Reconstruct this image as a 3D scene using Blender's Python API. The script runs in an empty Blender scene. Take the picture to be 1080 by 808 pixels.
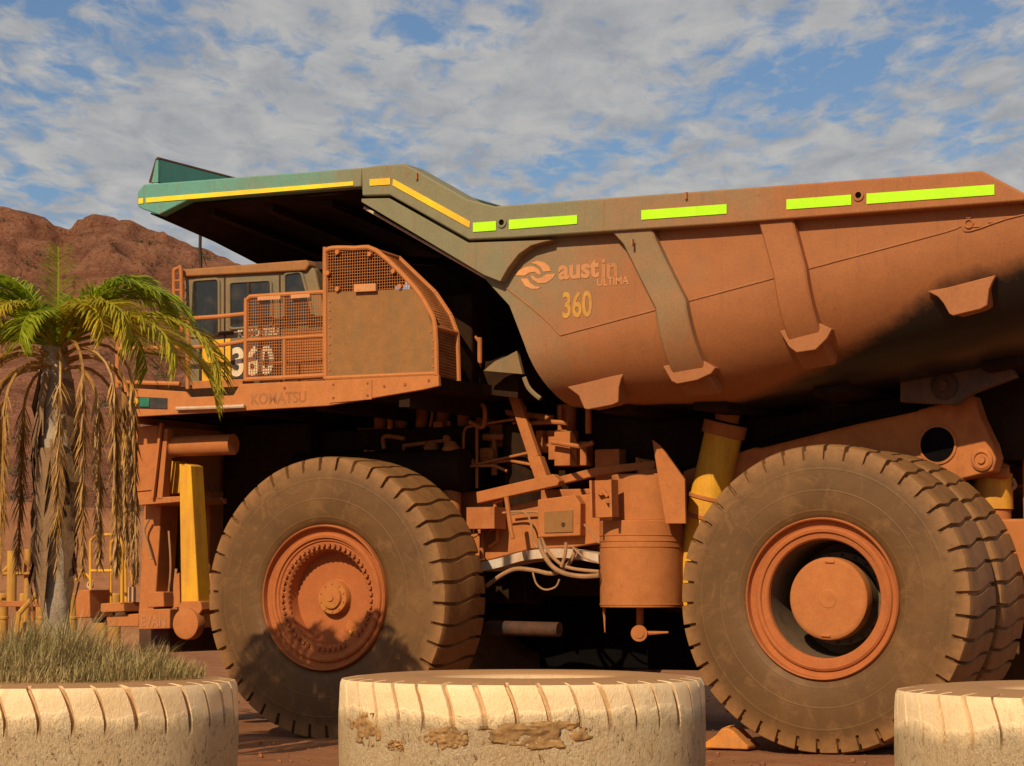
import bpy, bmesh, math, random
from mathutils import Vector, Matrix, noise
R = math.radians
random.seed(7)
S = bpy.context.scene
COL = S.collection

# ------------------------------------------------------------------ camera
FPX = 2500.0                       # focal length in photo pixels (photo is 1080 wide)
PITCH = math.atan(216 / FPX)
EYE = 1.8
cd = bpy.data.cameras.new('camera'); cam = bpy.data.objects.new('camera', cd); COL.objects.link(cam)
cd.sensor_width = 36; cd.lens = FPX / 1080 * 36; cd.clip_end = 6000; cd.clip_start = .1
cam.location = (0, 0, EYE); cam.rotation_euler = (R(90) + PITCH, 0, 0)
S.camera = cam
# ------------------------------------------------------------------ light
SUN_EL, SUN_AZ = 36.0, 25.0         # elevation; the light travels this many degrees right of straight ahead
w = bpy.data.worlds.new('World'); S.world = w; w.use_nodes = True
sl = bpy.data.lights.new('sun', 'SUN'); sun = bpy.data.objects.new('sun', sl); COL.objects.link(sun)
sl.energy = 4.6; sl.angle = R(.5); sl.color = (1.0, .80, .53)
_d = Vector((math.sin(R(SUN_AZ)) * math.cos(R(SUN_EL)), math.cos(R(SUN_AZ)) * math.cos(R(SUN_EL)), -math.sin(R(SUN_EL))))
sun.rotation_euler = _d.to_track_quat('-Z', 'Y').to_euler()
S.view_settings.view_transform = 'Standard'; S.view_settings.look = 'None'
S.view_settings.exposure = 0; S.view_settings.gamma = 1


class NT:
    """tiny helper for node trees"""
    def __init__(s, nt):
        s.t = nt; s.n = nt.nodes; s.l = nt.links
    def new(s, typ, **kw):
        nd = s.n.new(typ)
        for k, v in kw.items():
            if k[0] == 'i' and k[1:].isdigit(): nd.inputs[int(k[1:])].default_value = v
            elif k.startswith('in_'): nd.inputs[k[3:].replace('_', ' ')].default_value = v
            else: setattr(nd, k, v)
        return nd
    def link(s, a, b): s.l.new(a, b)
    def math(s, op, a, b=None, c=None, clamp=False):
        nd = s.n.new('ShaderNodeMath'); nd.operation = op; nd.use_clamp = clamp
        for i, q in enumerate((a, b, c)):
            if q is None: continue
            if isinstance(q, (int, float)): nd.inputs[i].default_value = q
            else: s.l.new(q, nd.inputs[i])
        return nd.outputs[0]
    def mix(s, fac, a, b, blend='MIX'):
        nd = s.n.new('ShaderNodeMix'); nd.data_type = 'RGBA'; nd.blend_type = blend
        for i, q in ((0, fac), (6, a), (7, b)):
            if isinstance(q, (int, float)): nd.inputs[i].default_value = q
            elif isinstance(q, tuple): nd.inputs[i].default_value = (*q[:3], 1)
            else: s.l.new(q, nd.inputs[i])
        return nd.outputs[2]
    def noise(s, vec, scale, detail=5, rough=.55, dist=0):
        nd = s.new('ShaderNodeTexNoise'); nd.inputs['Scale'].default_value = scale
        nd.inputs['Detail'].default_value = detail; nd.inputs['Roughness'].default_value = rough
        nd.inputs['Distortion'].default_value = dist
        if vec is not None: s.l.new(vec, nd.inputs['Vector'])
        return nd.outputs[0]
    def ramp(s, fac, lo, hi, a=0., b=1.):
        nd = s.new('ShaderNodeMapRange'); nd.clamp = True
        s.l.new(fac, nd.inputs[0])
        for i, q in ((1, lo), (2, hi), (3, a), (4, b)): nd.inputs[i].default_value = q
        return nd.outputs[0]
    def scale(s, vec, v):
        nd = s.new('ShaderNodeMapping'); nd.inputs['Scale'].default_value = v
        s.l.new(vec, nd.inputs[0]); return nd.outputs[0]


# sky with broken cloud
n = NT(w.node_tree); n.n.clear()
sky = n.new('ShaderNodeTexSky'); sky.sky_type = 'NISHITA'; sky.sun_disc = False
sky.sun_elevation = R(SUN_EL); sky.sun_rotation = R(180 + SUN_AZ); sky.dust_density = 1.0; sky.ozone_density = 1.2
tc = n.new('ShaderNodeTexCoord'); sx = n.new('ShaderNodeSeparateXYZ'); n.link(tc.outputs['Generated'], sx.inputs[0])
zz = n.math('MAXIMUM', sx.outputs[2], .03)
cx = n.new('ShaderNodeCombineXYZ')
n.link(n.math('DIVIDE', sx.outputs[0], zz), cx.inputs[0]); n.link(n.math('MULTIPLY', n.math('DIVIDE', sx.outputs[1], zz), .38), cx.inputs[1])
cx.inputs[2].default_value = 3.7
big = n.noise(cx.outputs[0], 1.9, 4, .5, .2)
fine = n.noise(cx.outputs[0], 13.0, 9, .60, .35)
dens = n.math('ADD', n.math('MULTIPLY', big, .58), n.math('MULTIPLY', fine, .50))
cover = n.ramp(dens, .438, .55)
light = n.ramp(n.noise(cx.outputs[0], 6.5, 8, .62, .4), .36, .64)
ccol = n.mix(light, (4.5, 4.6, 4.8), (6.7, 6.5, 6.2))
skyc = n.mix(1.0, sky.outputs[0], (.78, .90, 1.04), 'MULTIPLY')
colr = n.mix(n.math('MULTIPLY', cover, .92), skyc, ccol)
bg = n.new('ShaderNodeBackground'); bg.inputs[1].default_value = .075; n.link(colr, bg.inputs[0])
wo = n.new('ShaderNodeOutputWorld'); n.link(bg.outputs[0], wo.inputs[0])

# ------------------------------------------------------------------ materials
def newmat(name):
    m = bpy.data.materials.new(name); m.use_nodes = True
    t = NT(m.node_tree); t.n.clear()
    b = t.new('ShaderNodeBsdfPrincipled'); o = t.new('ShaderNodeOutputMaterial'); t.link(b.outputs[0], o.inputs[0])
    tc = t.new('ShaderNodeTexCoord')
    return m, t, b, tc.outputs['Object']

DUST = (.42, .145, .042)
def paint(name, base, dust=DUST, amt=.6, rough=.6, bump=.12, seed=0., streak=.35, metal=0., up=.5):
    """old paint under red mine dust: patchy dust, run marks down the faces, more dust lying on upward faces"""
    m, t, b, co = newmat(name)
    mp = t.new('ShaderNodeMapping'); mp.inputs['Location'].default_value = (seed, seed * 1.7, -seed); t.link(co, mp.inputs[0]); v = mp.outputs[0]
    big = t.noise(v, .9, 5, .6, .4); mid = t.noise(v, 6, 6, .65); fine = t.noise(v, 55, 4, .7)
    st = t.noise(t.scale(v, (9, 9, .55)), 1.0, 5, .6)
    geo = t.new('ShaderNodeNewGeometry'); nz = t.new('ShaderNodeSeparateXYZ'); t.link(geo.outputs['Normal'], nz.inputs[0])
    upf = t.ramp(nz.outputs[2], .3, .95, 0, up)
    d = t.math('ADD', t.math('MULTIPLY', big, .55), t.math('ADD', t.math('MULTIPLY', mid, .3), t.math('MULTIPLY', st, streak)))
    lo = .5 + streak * .5 - amt * .45
    df = t.math('MAXIMUM', t.ramp(d, lo - .12, lo + .16), upf)
    var = t.ramp(mid, .3, .7, .88, 1.08); fv = t.ramp(fine, .35, .65, .90, 1.08)
    c = t.mix(df, base, dust)
    vv = t.new('ShaderNodeCombineColor')
    f2 = t.math('MULTIPLY', var, fv)
    for i in range(3): t.link(f2, vv.inputs[i])
    c = t.mix(1.0, c, vv.outputs[0], 'MULTIPLY')
    chip = t.noise(v, 21, 5, .7)
    c = t.mix(t.ramp(chip, .66, .70, 0, .6), c, tuple(q * .4 for q in dust))
    grime_shade = t.ramp(t.noise(v, 3.1, 8, .72, 1.0), .655, .70, 0, .5)
    c = t.mix(grime_shade, c, tuple(q * .35 for q in dust))
    t.link(c, b.inputs['Base Color'])
    t.link(t.ramp(df, 0, 1, rough, .9), b.inputs['Roughness']); b.inputs['Metallic'].default_value = metal
    b.inputs['Specular IOR Level'].default_value = .3
    bp = t.new('ShaderNodeBump'); bp.inputs['Strength'].default_value = bump; bp.inputs['Distance'].default_value = .02
    t.link(t.math('ADD', t.math('MULTIPLY', fine, .5), mid), bp.inputs['Height']); t.link(bp.outputs[0], b.inputs['Normal'])
    return m

def plain(name, col, rough=.6, var=.15, sc=8, bump=.0, spec=.3):
    m, t, b, co = newmat(name)
    f = t.ramp(t.noise(co, sc, 6, .6), .3, .7, 1 - var, 1 + var)
    cc = t.new('ShaderNodeCombineColor')
    for i in range(3): t.link(f, cc.inputs[i])
    t.link(t.mix(1.0, col, cc.outputs[0], 'MULTIPLY'), b.inputs['Base Color'])
    b.inputs['Roughness'].default_value = rough; b.inputs['Specular IOR Level'].default_value = spec
    if bump:
        bp = t.new('ShaderNodeBump'); bp.inputs['Strength'].default_value = bump; bp.inputs['Distance'].default_value = .03
        t.link(t.noise(co, sc * 4, 6, .65), bp.inputs['Height']); t.link(bp.outputs[0], b.inputs['Normal'])
    return m

M = {}
M['dusty'] = paint('dusty orange paint', (.43, .12, .028), amt=.55)
M['dusty2'] = paint('dusty rust paint', (.33, .085, .022), amt=.5, seed=5.3)
M['deckpaint'] = paint('dusty deck paint', (.52, .19, .055), (.46, .165, .05), amt=.7, seed=2.2)
M['plate'] = paint('dusty grey sheet', (.19, .115, .045), (.27, .125, .042), amt=.5, seed=8.1, streak=.6)
M['yellow'] = paint('dusty yellow paint', (.80, .42, .015), (.45, .19, .04), amt=.18, seed=3.3)
M['yellow2'] = paint('worn yellow paint', (.66, .40, .03), (.36, .16, .05), amt=.36, seed=1.3)
M['cabgrey'] = paint('dusty cab grey paint', (.165, .145, .09), (.26, .15, .065), amt=.15, seed=6.6)
M['cabyellow'] = paint('cab yellow paint', (.80, .42, .02), (.45, .19, .04), amt=.18, seed=9.2)
M['roof'] = paint('cab roof paint', (.24, .125, .05), (.32, .14, .05), amt=.55, seed=4.1)
M['mesh'] = paint('dusty wire', (.30, .11, .04), amt=.6, seed=4.7, bump=0)
M['dark'] = paint('oily dark metal', (.018, .014, .012), (.10, .042, .02), amt=.35, seed=1.9, up=.8)
M['black'] = plain('black opening and shade block', (.006, .005, .005), .9, spec=0)  # flat black for hole discs and the shade block under the truck
M['hose'] = paint('dusty hose', (.12, .07, .04), (.36, .19, .09), amt=.5, seed=7.7, bump=0)
M['whiterail'] = paint('pale dusty flange', (.62, .56, .48), (.5, .3, .17), amt=.35, seed=2.8)
M['bracket'] = paint('grey black bracket', (.045, .042, .045), (.14, .07, .04), amt=.3, seed=3.9)
M['antenna'] = plain('antenna', (.03, .018, .015), .6)
M['green_strip'] = paint('yellow green reflector', (.46, .95, .002), (.42, .66, .02), amt=.10, rough=.5, bump=.02, streak=.2, seed=2.6)
M['yellow_strip'] = paint('yellow reflector', (.95, .60, .012), (.62, .30, .05), amt=.22, seed=6.1, bump=.03, streak=.2)
M['stripe'] = paint('yellow reflective stripe', (1.0, .78, .01), (.7, .42, .06), amt=.15, seed=6.4, bump=.02, streak=.1)
M['letter_orange'] = paint('faded orange lettering', (.78, .34, .12), (.45, .2, .09), amt=.30, seed=.8, streak=.1)
M['letter_faint'] = paint('worn lettering', (.60, .24, .09), (.40, .17, .07), amt=.55, seed=.4)
M['letter_yellow'] = paint('yellow lettering', (.85, .52, .05), (.40, .18, .05), amt=.42, seed=4.4, streak=0)
M['letter_white'] = paint('dusty white lettering', (.80, .74, .55), (.5, .3, .15), amt=.25, seed=2.4)
M['letter_dark'] = paint('ghost lettering', (.31, .105, .034), (.36, .15, .06), amt=.35, seed=2.9)
M['panel_black'] = paint('number panel', (.022, .028, .032), (.12, .06, .03), amt=.02, streak=.1, seed=3.1)
M['soil'] = plain('red soil', (.26, .105, .045), .95, .3, 4, .6)
M['chock'] = paint('orange wheel chock', (.80, .27, .015), (.4, .17, .06), amt=.3, seed=1.1, bump=.5)

M['grime_shade'] = paint('greasy black grime and painted shade', (.014, .009, .006), (.034, .016, .008), amt=.3, seed=1.4, up=.5)  # near-black: greasy metal, plus shade painted onto inner parts and undersides
M['grime_shade'].node_tree.nodes['Principled BSDF'].inputs['Specular IOR Level'].default_value = .05
M['hubpaint'] = paint('hub paint', (.75, .40, .03), (.40, .13, .035), amt=.60, seed=1.7, streak=.05)
M['hubyellow'] = paint('bared yellow paint', (.78, .36, .02), (.42, .13, .032), amt=.52, seed=3.1, streak=.1)
M['rim'] = paint('rim paint', (.70, .36, .02), (.375, .112, .032), amt=.98, seed=4.9, streak=.05)
M['bolt'] = paint('rusty bolt', (.14, .04, .015), (.34, .10, .03), amt=.5, seed=3.7, bump=0)
M['barrel'] = paint('dull rim barrel', (.10, .09, .065), (.16, .09, .045), amt=.3, seed=2.7)
def mat_body(name='tray paint', shift=0.):
    m, t, b, co = newmat(name)
    sp = t.new('ShaderNodeSeparateXYZ'); t.link(co, sp.inputs[0])
    big = t.noise(co, .55, 5, .6, .5); mid = t.noise(co, 4, 6, .65); fine = t.noise(co, 40, 4, .7)
    st = t.noise(t.scale(co, (7, 7, .5)), 1., 5, .6)
    xs = t.math('ADD', sp.outputs[0], t.math('MULTIPLY', t.math('SUBTRACT', big, .5), 5.0))
    xs = t.math('ADD', xs, t.math('MULTIPLY', t.math('SUBTRACT', mid, .5), 1.6))
    xs = t.math('ADD', xs, t.math('MULTIPLY', t.math('SUBTRACT', st, .5), 1.6))
    # lower down the sheet carries more dust
    xs = t.math('SUBTRACT', xs, t.math('MULTIPLY', t.math('SUBTRACT', sp.outputs[2], 5.4), .9))
    teal = t.mix(t.ramp(xs, -9.6, -6.9), (.11, .29, .235), (.20, .18, .10))
    xs = t.math('SUBTRACT', xs, shift)
    c = t.mix(t.ramp(xs, -5.3, -2.0), teal, (.325, .118, .040))
    c = t.mix(t.ramp(t.noise(co, 2.2, 8, .7, .8), .60, .70, 0, .35), c, (.30, .12, .05))
    drip = t.noise(t.scale(co, (16, 16, .45)), 1., 6, .65)
    c = t.mix(t.ramp(drip, .57, .66, 0, .30), c, (.22, .085, .032))
    scr = t.noise(t.scale(co, (.8, 9, 34)), 1., 6, .7, .2)
    c = t.mix(t.ramp(scr, .66, .72, 0, .30), c, (.42, .22, .11))
    chip = t.noise(co, 17, 5, .7)
    c = t.mix(t.ramp(chip, .67, .70, 0, .6), c, (.12, .06, .03))
    f2 = t.math('MULTIPLY', t.ramp(mid, .3, .7, .92, 1.06), t.ramp(fine, .35, .65, .90, 1.09))
    vv = t.new('ShaderNodeCombineColor')
    for i in range(3): t.link(f2, vv.inputs[i])
    c = t.mix(1.0, c, vv.outputs[0], 'MULTIPLY')
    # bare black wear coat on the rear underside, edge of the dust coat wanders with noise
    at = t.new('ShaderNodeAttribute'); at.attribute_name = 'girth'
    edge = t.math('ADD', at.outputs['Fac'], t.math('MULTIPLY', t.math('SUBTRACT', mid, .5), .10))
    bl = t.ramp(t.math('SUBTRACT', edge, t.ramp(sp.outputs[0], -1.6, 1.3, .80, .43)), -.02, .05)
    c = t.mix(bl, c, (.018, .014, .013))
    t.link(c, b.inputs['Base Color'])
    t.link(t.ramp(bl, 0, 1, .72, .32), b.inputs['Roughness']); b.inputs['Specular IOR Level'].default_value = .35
    bp = t.new('ShaderNodeBump'); bp.inputs['Strength'].default_value = .10; bp.inputs['Distance'].default_value = .02
    t.link(t.math('ADD', t.math('MULTIPLY', fine, .4), mid), bp.inputs['Height']); t.link(bp.outputs[0], b.inputs['Normal'])
    return m
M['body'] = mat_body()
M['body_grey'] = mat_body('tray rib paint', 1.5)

def mat_tyre():
    m, t, b, co = newmat('dusty tyre rubber')
    big = t.noise(co, 1.3, 5, .6, .6); mid = t.noise(co, 7, 6, .65); fine = t.noise(co, 70, 3, .7)
    sp = t.new('ShaderNodeSeparateXYZ'); t.link(co, sp.inputs[0])
    r = t.math('SQRT', t.math('ADD', t.math('POWER', sp.outputs[0], 2), t.math('POWER', sp.outputs[2], 2)))
    tread = t.ramp(t.math('ADD', r, t.math('MULTIPLY', t.math('SUBTRACT', mid, .5), .12)), 1.46, 1.66)
    side = t.mix(t.ramp(big, .32, .68), (.098, .046, .0145), (.145, .068, .0205))
    trd = t.mix(t.ramp(mid, .3, .7), (.19, .090, .030), (.29, .135, .046))
    c = t.mix(tread, side, trd)
    # faint moulded rings
    ring = t.math('SUBTRACT', 1.0, t.math('MULTIPLY', t.math('ABSOLUTE', t.math('SUBTRACT', r, 1.19)), 90, clamp=True))
    ring2 = t.math('SUBTRACT', 1.0, t.math('MULTIPLY', t.math('ABSOLUTE', t.math('SUBTRACT', r, 1.43)), 60, clamp=True))
    ring3 = t.math('SUBTRACT', 1.0, t.math('MULTIPLY', t.math('ABSOLUTE', t.math('SUBTRACT', r, .97)), 60, clamp=True))
    ring = t.math('MAXIMUM', ring, t.math('MAXIMUM', t.math('MULTIPLY', ring2, .6), t.math('MULTIPLY', ring3, .6)))
    c = t.mix(t.math('MULTIPLY', ring, .35), c, (.20, .11, .04))
    mud = t.noise(co, 3.4, 8, .7, .9)
    c = t.mix(t.ramp(mud, .52, .66, 0, .55), c, (.215, .105, .036))
    c = t.mix(t.ramp(t.noise(co, 9, 7, .75, .5), .58, .66, 0, .45), c, (.07, .036, .014))
    t.link(t.mix(1.0, c, t.mix(fine, (.8, .8, .8), (1.15, 1.15, 1.15)), 'MULTIPLY'), b.inputs['Base Color'])
    b.inputs['Roughness'].default_value = .62; b.inputs['Specular IOR Level'].default_value = .3
    bp = t.new('ShaderNodeBump'); bp.inputs['Strength'].default_value = .25; bp.inputs['Distance'].default_value = .02
    t.link(t.math('ADD', t.math('ADD', mid, t.math('MULTIPLY', fine, .3)), ring), bp.inputs['Height']); t.link(bp.outputs[0], b.inputs['Normal'])
    return m
M['tyre'] = mat_tyre()

def mat_planter():
    m, t, b, co = newmat('flaking cream paint on rubber')
    sp = t.new('ShaderNodeSeparateXYZ'); t.link(co, sp.inputs[0])
    oi = t.new('ShaderNodeObjectInfo')
    off = t.new('ShaderNodeVectorMath'); off.operation = 'ADD'
    cmb = t.new('ShaderNodeCombineXYZ'); t.link(t.math('MULTIPLY', oi.outputs['Random'], 40), cmb.inputs[0]); t.link(co, off.inputs[0]); t.link(cmb.outputs[0], off.inputs[1])
    v = off.outputs[0]
    vs = t.scale(v, (1, 1, .55))
    big = t.noise(v, 2.2, 5, .6, .5); mid = t.noise(vs, 13, 7, .72, .8); fine = t.noise(t.scale(v, (1, 1, .45)), 62, 5, .75, .6)
    low = t.ramp(t.math('ADD', sp.outputs[2], t.math('MULTIPLY', t.math('SUBTRACT', big, .5), .35)), .74, .60)
    c = t.mix(t.ramp(big, .3, .7), (.95, .74, .46), (.88, .63, .35))
    crack = t.math('MULTIPLY', t.ramp(t.math('ADD', t.math('MULTIPLY', mid, .55), t.math('MULTIPLY', fine, .5)), .478, .425), t.ramp(low, 0, 1, .15, 1))
    c = t.mix(t.math('MULTIPLY', crack, .95), c, (.26, .13, .045))
    c = t.mix(t.math('MULTIPLY', t.ramp(t.noise(vs, 5, 6, .7, .8), .60, .68), .4), c, (.50, .29, .125))
    flake = t.math('MULTIPLY', t.ramp(t.noise(t.scale(v, (1, 1, .5)), 24, 6, .7, .5), .50, .58), t.ramp(low, 0, 1, .06, .55))
    c = t.mix(flake, c, (.84, .57, .30))
    geo = t.new('ShaderNodeNewGeometry'); nz = t.new('ShaderNodeSeparateXYZ'); t.link(geo.outputs['Normal'], nz.inputs[0])
    c = t.mix(t.ramp(nz.outputs[2], .5, .9, 0, .92), c, (.36, .175, .07))
    groove = t.new('ShaderNodeAttribute'); groove.attribute_name = 'groove'
    c = t.mix(t.math('MULTIPLY', groove.outputs['Fac'], .8), c, (.58, .34, .155))
    t.link(c, b.inputs['Base Color']); b.inputs['Roughness'].default_value = .85; b.inputs['Specular IOR Level'].default_value = .2
    bp = t.new('ShaderNodeBump'); bp.inputs['Strength'].default_value = 1.; bp.inputs['Distance'].default_value = .085
    h = t.math('MULTIPLY', t.math('ADD', t.math('MULTIPLY', fine, .9), mid), t.ramp(low, 0, 1, .15, 1))
    t.link(h, bp.inputs['Height']); t.link(bp.outputs[0], b.inputs['Normal'])
    return m
M['planter'] = mat_planter()

def mat_glass():
    m, t, b, co = newmat('dusty dark glass')
    f = t.ramp(t.noise(co, 3, 7, .7, .5), .48, .8, 0, .25)
    t.link(t.mix(f, (.018, .02, .02), (.20, .13, .08)), b.inputs['Base Color'])
    t.link(t.ramp(f, 0, .35, .06, .5), b.inputs['Roughness']); b.inputs['Specular IOR Level'].default_value = .5
    return m
M['glass'] = mat_glass()

def mat_ground():
    m, t, b, co = newmat('red dirt')
    big = t.noise(co, .12, 6, .6, .5); mid = t.noise(co, 1.3, 8, .65); fine = t.noise(co, 14, 6, .7)
    c = t.mix(t.ramp(big, .35, .65), (.27, .11, .05), (.34, .155, .072))
    c = t.mix(t.ramp(mid, .40, .68, 0, .75), c, (.19, .075, .036))
    c = t.mix(t.ramp(fine, .58, .70, 0, .6), c, (.40, .20, .10))
    t.link(c, b.inputs['Base Color']); b.inputs['Roughness'].default_value = .95; b.inputs['Specular IOR Level'].default_value = .1
    bp = t.new('ShaderNodeBump'); bp.inputs['Strength'].default_value = .9; bp.inputs['Distance'].default_value = .10
    t.link(t.math('ADD', t.math('MULTIPLY', fine, .4), mid), bp.inputs['Height']); t.link(bp.outputs[0], b.inputs['Normal'])
    return m
M['ground'] = mat_ground()

def mat_hill():
    m, t, b, co = newmat('iron red rock hillside')
    big = t.noise(co, .018, 6, .6, .6); mid = t.noise(co, .13, 8, .7, .4); fine = t.noise(co, 1.3, 7, .75, .3)
    c = t.mix(t.ramp(mid, .34, .64), (.32, .12, .068), (.62, .265, .145))
    c = t.mix(t.ramp(big, .35, .7, 0, .6), c, (.25, .125, .08))
    c = t.mix(t.ramp(fine, .54, .64, 0, .7), c, (.52, .27, .16))
    c = t.mix(t.ramp(fine, .45, .36, 0, .8), c, (.055, .024, .016))
    strata = t.noise(t.scale(co, (.03, .03, .55)), 1.0, 5, .65, .6)
    c = t.mix(t.ramp(strata, .52, .60, 0, .45), c, (.20, .075, .045))
    c = t.mix(t.ramp(strata, .42, .36, 0, .35), c, (.50, .24, .14))
    scrub = t.math('MULTIPLY', t.ramp(t.noise(co, .35, 5, .7), .60, .68), t.ramp(big, .4, .6))
    c = t.mix(t.math('MULTIPLY', scrub, .7), c, (.05, .042, .02))
    t.link(c, b.inputs['Base Color']); b.inputs['Roughness'].default_value = .95; b.inputs['Specular IOR Level'].default_value = .05
    bp = t.new('ShaderNodeBump'); bp.inputs['Strength'].default_value = 1.; bp.inputs['Distance'].default_value = 3.5
    t.link(t.math('ADD', mid, t.math('MULTIPLY', fine, .55)), bp.inputs['Height']); t.link(bp.outputs[0], b.inputs['Normal'])
    return m
M['hill'] = mat_hill()

def mat_leaf(name, a, bcol, trans=.25):
    m, t, b, co = newmat(name)
    f = t.noise(co, 2.6, 3, .6); f2 = t.noise(co, 26, 2, .5)
    c = t.mix(t.ramp(t.math('ADD', t.math('MULTIPLY', f, .6), t.math('MULTIPLY', f2, .4)), .35, .65), a, bcol)
    t.link(c, b.inputs['Base Color']); b.inputs['Roughness'].default_value = .5; b.inputs['Specular IOR Level'].default_value = .3
    tr = t.new('ShaderNodeBsdfTranslucent'); t.link(c, tr.inputs[0])
    mx = t.new('ShaderNodeMixShader'); mx.inputs[0].default_value = trans
    o = [q for q in t.n if q.type == 'OUTPUT_MATERIAL'][0]
    t.link(b.outputs[0], mx.inputs[1]); t.link(tr.outputs[0], mx.inputs[2]); t.link(mx.outputs[0], o.inputs[0])
    return m
M['frond'] = mat_leaf('green palm leaf', (.17, .27, .014), (.42, .44, .022), .42)
M['frond_y'] = mat_leaf('yellowing palm leaf', (.32, .33, .02), (.60, .44, .035), .42)
M['frond_dead'] = mat_leaf('dead palm leaf', (.24, .115, .028), (.52, .29, .075), .15)
M['grass'] = mat_leaf('dry grass', (.20, .165, .055), (.50, .36, .16), .3)
M['scrub'] = mat_leaf('scrub leaf', (.045, .05, .02), (.08, .075, .03), .1)
M['trunk'] = paint('palm trunk', (.15, .10, .065), (.40, .31, .22), amt=.5, seed=9.9, bump=1.0, streak=.8)
M['fibre'] = paint('palm fibre', (.13, .075, .04), (.24, .14, .07), amt=.5, seed=9.1, bump=.8, streak=.9)

# ------------------------------------------------------------------ mesh helpers
class MB:
    def __init__(s): s.v = []; s.f = []
    def add(s, vs, fs):
        o = len(s.v); s.v += [tuple(q) for q in vs]; s.f += [tuple(i + o for i in f) for f in fs]; return s
    def box(s, x0, x1, y0, y1, z0, z1):
        return s.add([(x0, y0, z0), (x1, y0, z0), (x1, y1, z0), (x0, y1, z0), (x0, y0, z1), (x1, y0, z1), (x1, y1, z1), (x0, y1, z1)],
                     [(0, 3, 2, 1), (4, 5, 6, 7), (0, 1, 5, 4), (1, 2, 6, 5), (2, 3, 7, 6), (3, 0, 4, 7)])
    def ext(s, pts, vec):
        k = len(pts); v = Vector(vec)
        return s.add([Vector(p) for p in pts] + [Vector(p) + v for p in pts],
                     [tuple(range(k - 1, -1, -1)), tuple(range(k, 2 * k))] + [(i, (i + 1) % k, (i + 1) % k + k, i + k) for i in range(k)])
    def prism(s, xz, y0, y1): return s.ext([(p[0], y0, p[-1]) for p in xz], (0, y1 - y0, 0))
    def cyl(s, p0, p1, r, n=24, r1=None):
        p0 = Vector(p0); p1 = Vector(p1); r1 = r if r1 is None else r1
        d = (p1 - p0).normalized(); a = d.orthogonal().normalized(); b = d.cross(a)
        vs = []
        for p, q in ((p0, r), (p1, r1)):
            vs += [p + (a * math.cos(2 * math.pi * i / n) + b * math.sin(2 * math.pi * i / n)) * q for i in range(n)]
        return s.add(vs, [tuple(range(n - 1, -1, -1)), tuple(range(n, 2 * n))] + [(i, (i + 1) % n, (i + 1) % n + n, i + n) for i in range(n)])
    def tube(s, pts, r, n=8):
        pts = [Vector(p) for p in pts]; vs = []; a = None
        for i, p in enumerate(pts):
            d = (pts[min(i + 1, len(pts) - 1)] - pts[max(i - 1, 0)]).normalized()
            a = d.orthogonal().normalized() if a is None else (a - d * a.dot(d)).normalized()
            b = d.cross(a); rr = r[i] if isinstance(r, (list, tuple)) else r
            vs += [p + (a * math.cos(2 * math.pi * k / n) + b * math.sin(2 * math.pi * k / n)) * rr for k in range(n)]
        fs = [tuple(range(n - 1, -1, -1)), tuple(range(len(vs) - n, len(vs)))]
        for i in range(len(pts) - 1):
            fs += [(i * n + k, i * n + (k + 1) % n, (i + 1) * n + (k + 1) % n, (i + 1) * n + k) for k in range(n)]
        return s.add(vs, fs)
    def lathe(s, prof, n=64, c=(0, 0, 0)):
        """profile of (radius, y) swept round the y axis"""
        k = len(prof); vs = []
        for i in range(n):
            a = 2 * math.pi * i / n
            vs += [(c[0] + r * math.cos(a), c[1] + y, c[2] + r * math.sin(a)) for r, y in prof]
        return s.add(vs, [(i * k + j, i * k + j + 1, ((i + 1) % n) * k + j + 1, ((i + 1) % n) * k + j) for i in range(n) for j in range(k - 1)])
    def build(s, name, mat, parent=None, bevel=0., angle=32, weld=False):
        me = bpy.data.meshes.new(name); bm = bmesh.new()
        vs = [bm.verts.new(v) for v in s.v]
        for f in s.f:
            try: bm.faces.new([vs[i] for i in f])
            except ValueError: pass
        if weld: bmesh.ops.remove_doubles(bm, verts=bm.verts, dist=.0005)
        bmesh.ops.recalc_face_normals(bm, faces=bm.faces)
        bm.to_mesh(me); bm.free()
        me.polygons.foreach_set('use_smooth', [True] * len(me.polygons)); me.set_sharp_from_angle(angle=R(angle))
        me.materials.append(M[mat] if isinstance(mat, str) else mat)
        o = bpy.data.objects.new(name, me); COL.objects.link(o); o.parent = parent
        if bevel:
            b = o.modifiers.new('bevel', 'BEVEL'); b.width = bevel; b.segments = 2; b.limit_method = 'ANGLE'; b.angle_limit = R(40)
            b.harden_normals = False
        return o

def pieces(mb):
    """the separate shapes of one builder, each as a builder of its own"""
    par = list(range(len(mb.v)))
    def find(i):
        while par[i] != i: par[i] = par[par[i]]; i = par[i]
        return i
    for f in mb.f:
        a = find(f[0])
        for q in f[1:]: par[find(q)] = a
    groups = {}
    for f in mb.f: groups.setdefault(find(f[0]), []).append(f)
    for fs in groups.values():
        ids = sorted({i for f in fs for i in f}); idx = {v: i for i, v in enumerate(ids)}
        b = MB(); b.v = [mb.v[i] for i in ids]; b.f = [tuple(idx[i] for i in f) for f in fs]; yield b
def each(mb, name, mat, parent=None, bevel=0., **kw):
    return [b.build(name, mat, parent, bevel, **kw) for b in pieces(mb)]

def empty(name, loc=(0, 0, 0), rz=0.):
    o = bpy.data.objects.new(name, None); COL.objects.link(o); o.location = loc; o.rotation_euler = (0, 0, rz); o.empty_display_size = .3; return o
def tag(o, label, cat, group=None, kind=None):
    if label: o['label'] = label
    if cat: o['category'] = cat
    if group: o['group'] = group
    if kind: o['kind'] = kind
    return o
def dup(o, parent=None, loc=None, rot=None):
    c = o.copy(); COL.objects.link(c); c.parent = parent
    if loc is not None: c.location = loc
    if rot is not None: c.rotation_euler = rot
    for ch in list(o.children): dup(ch, c)
    return c

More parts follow.
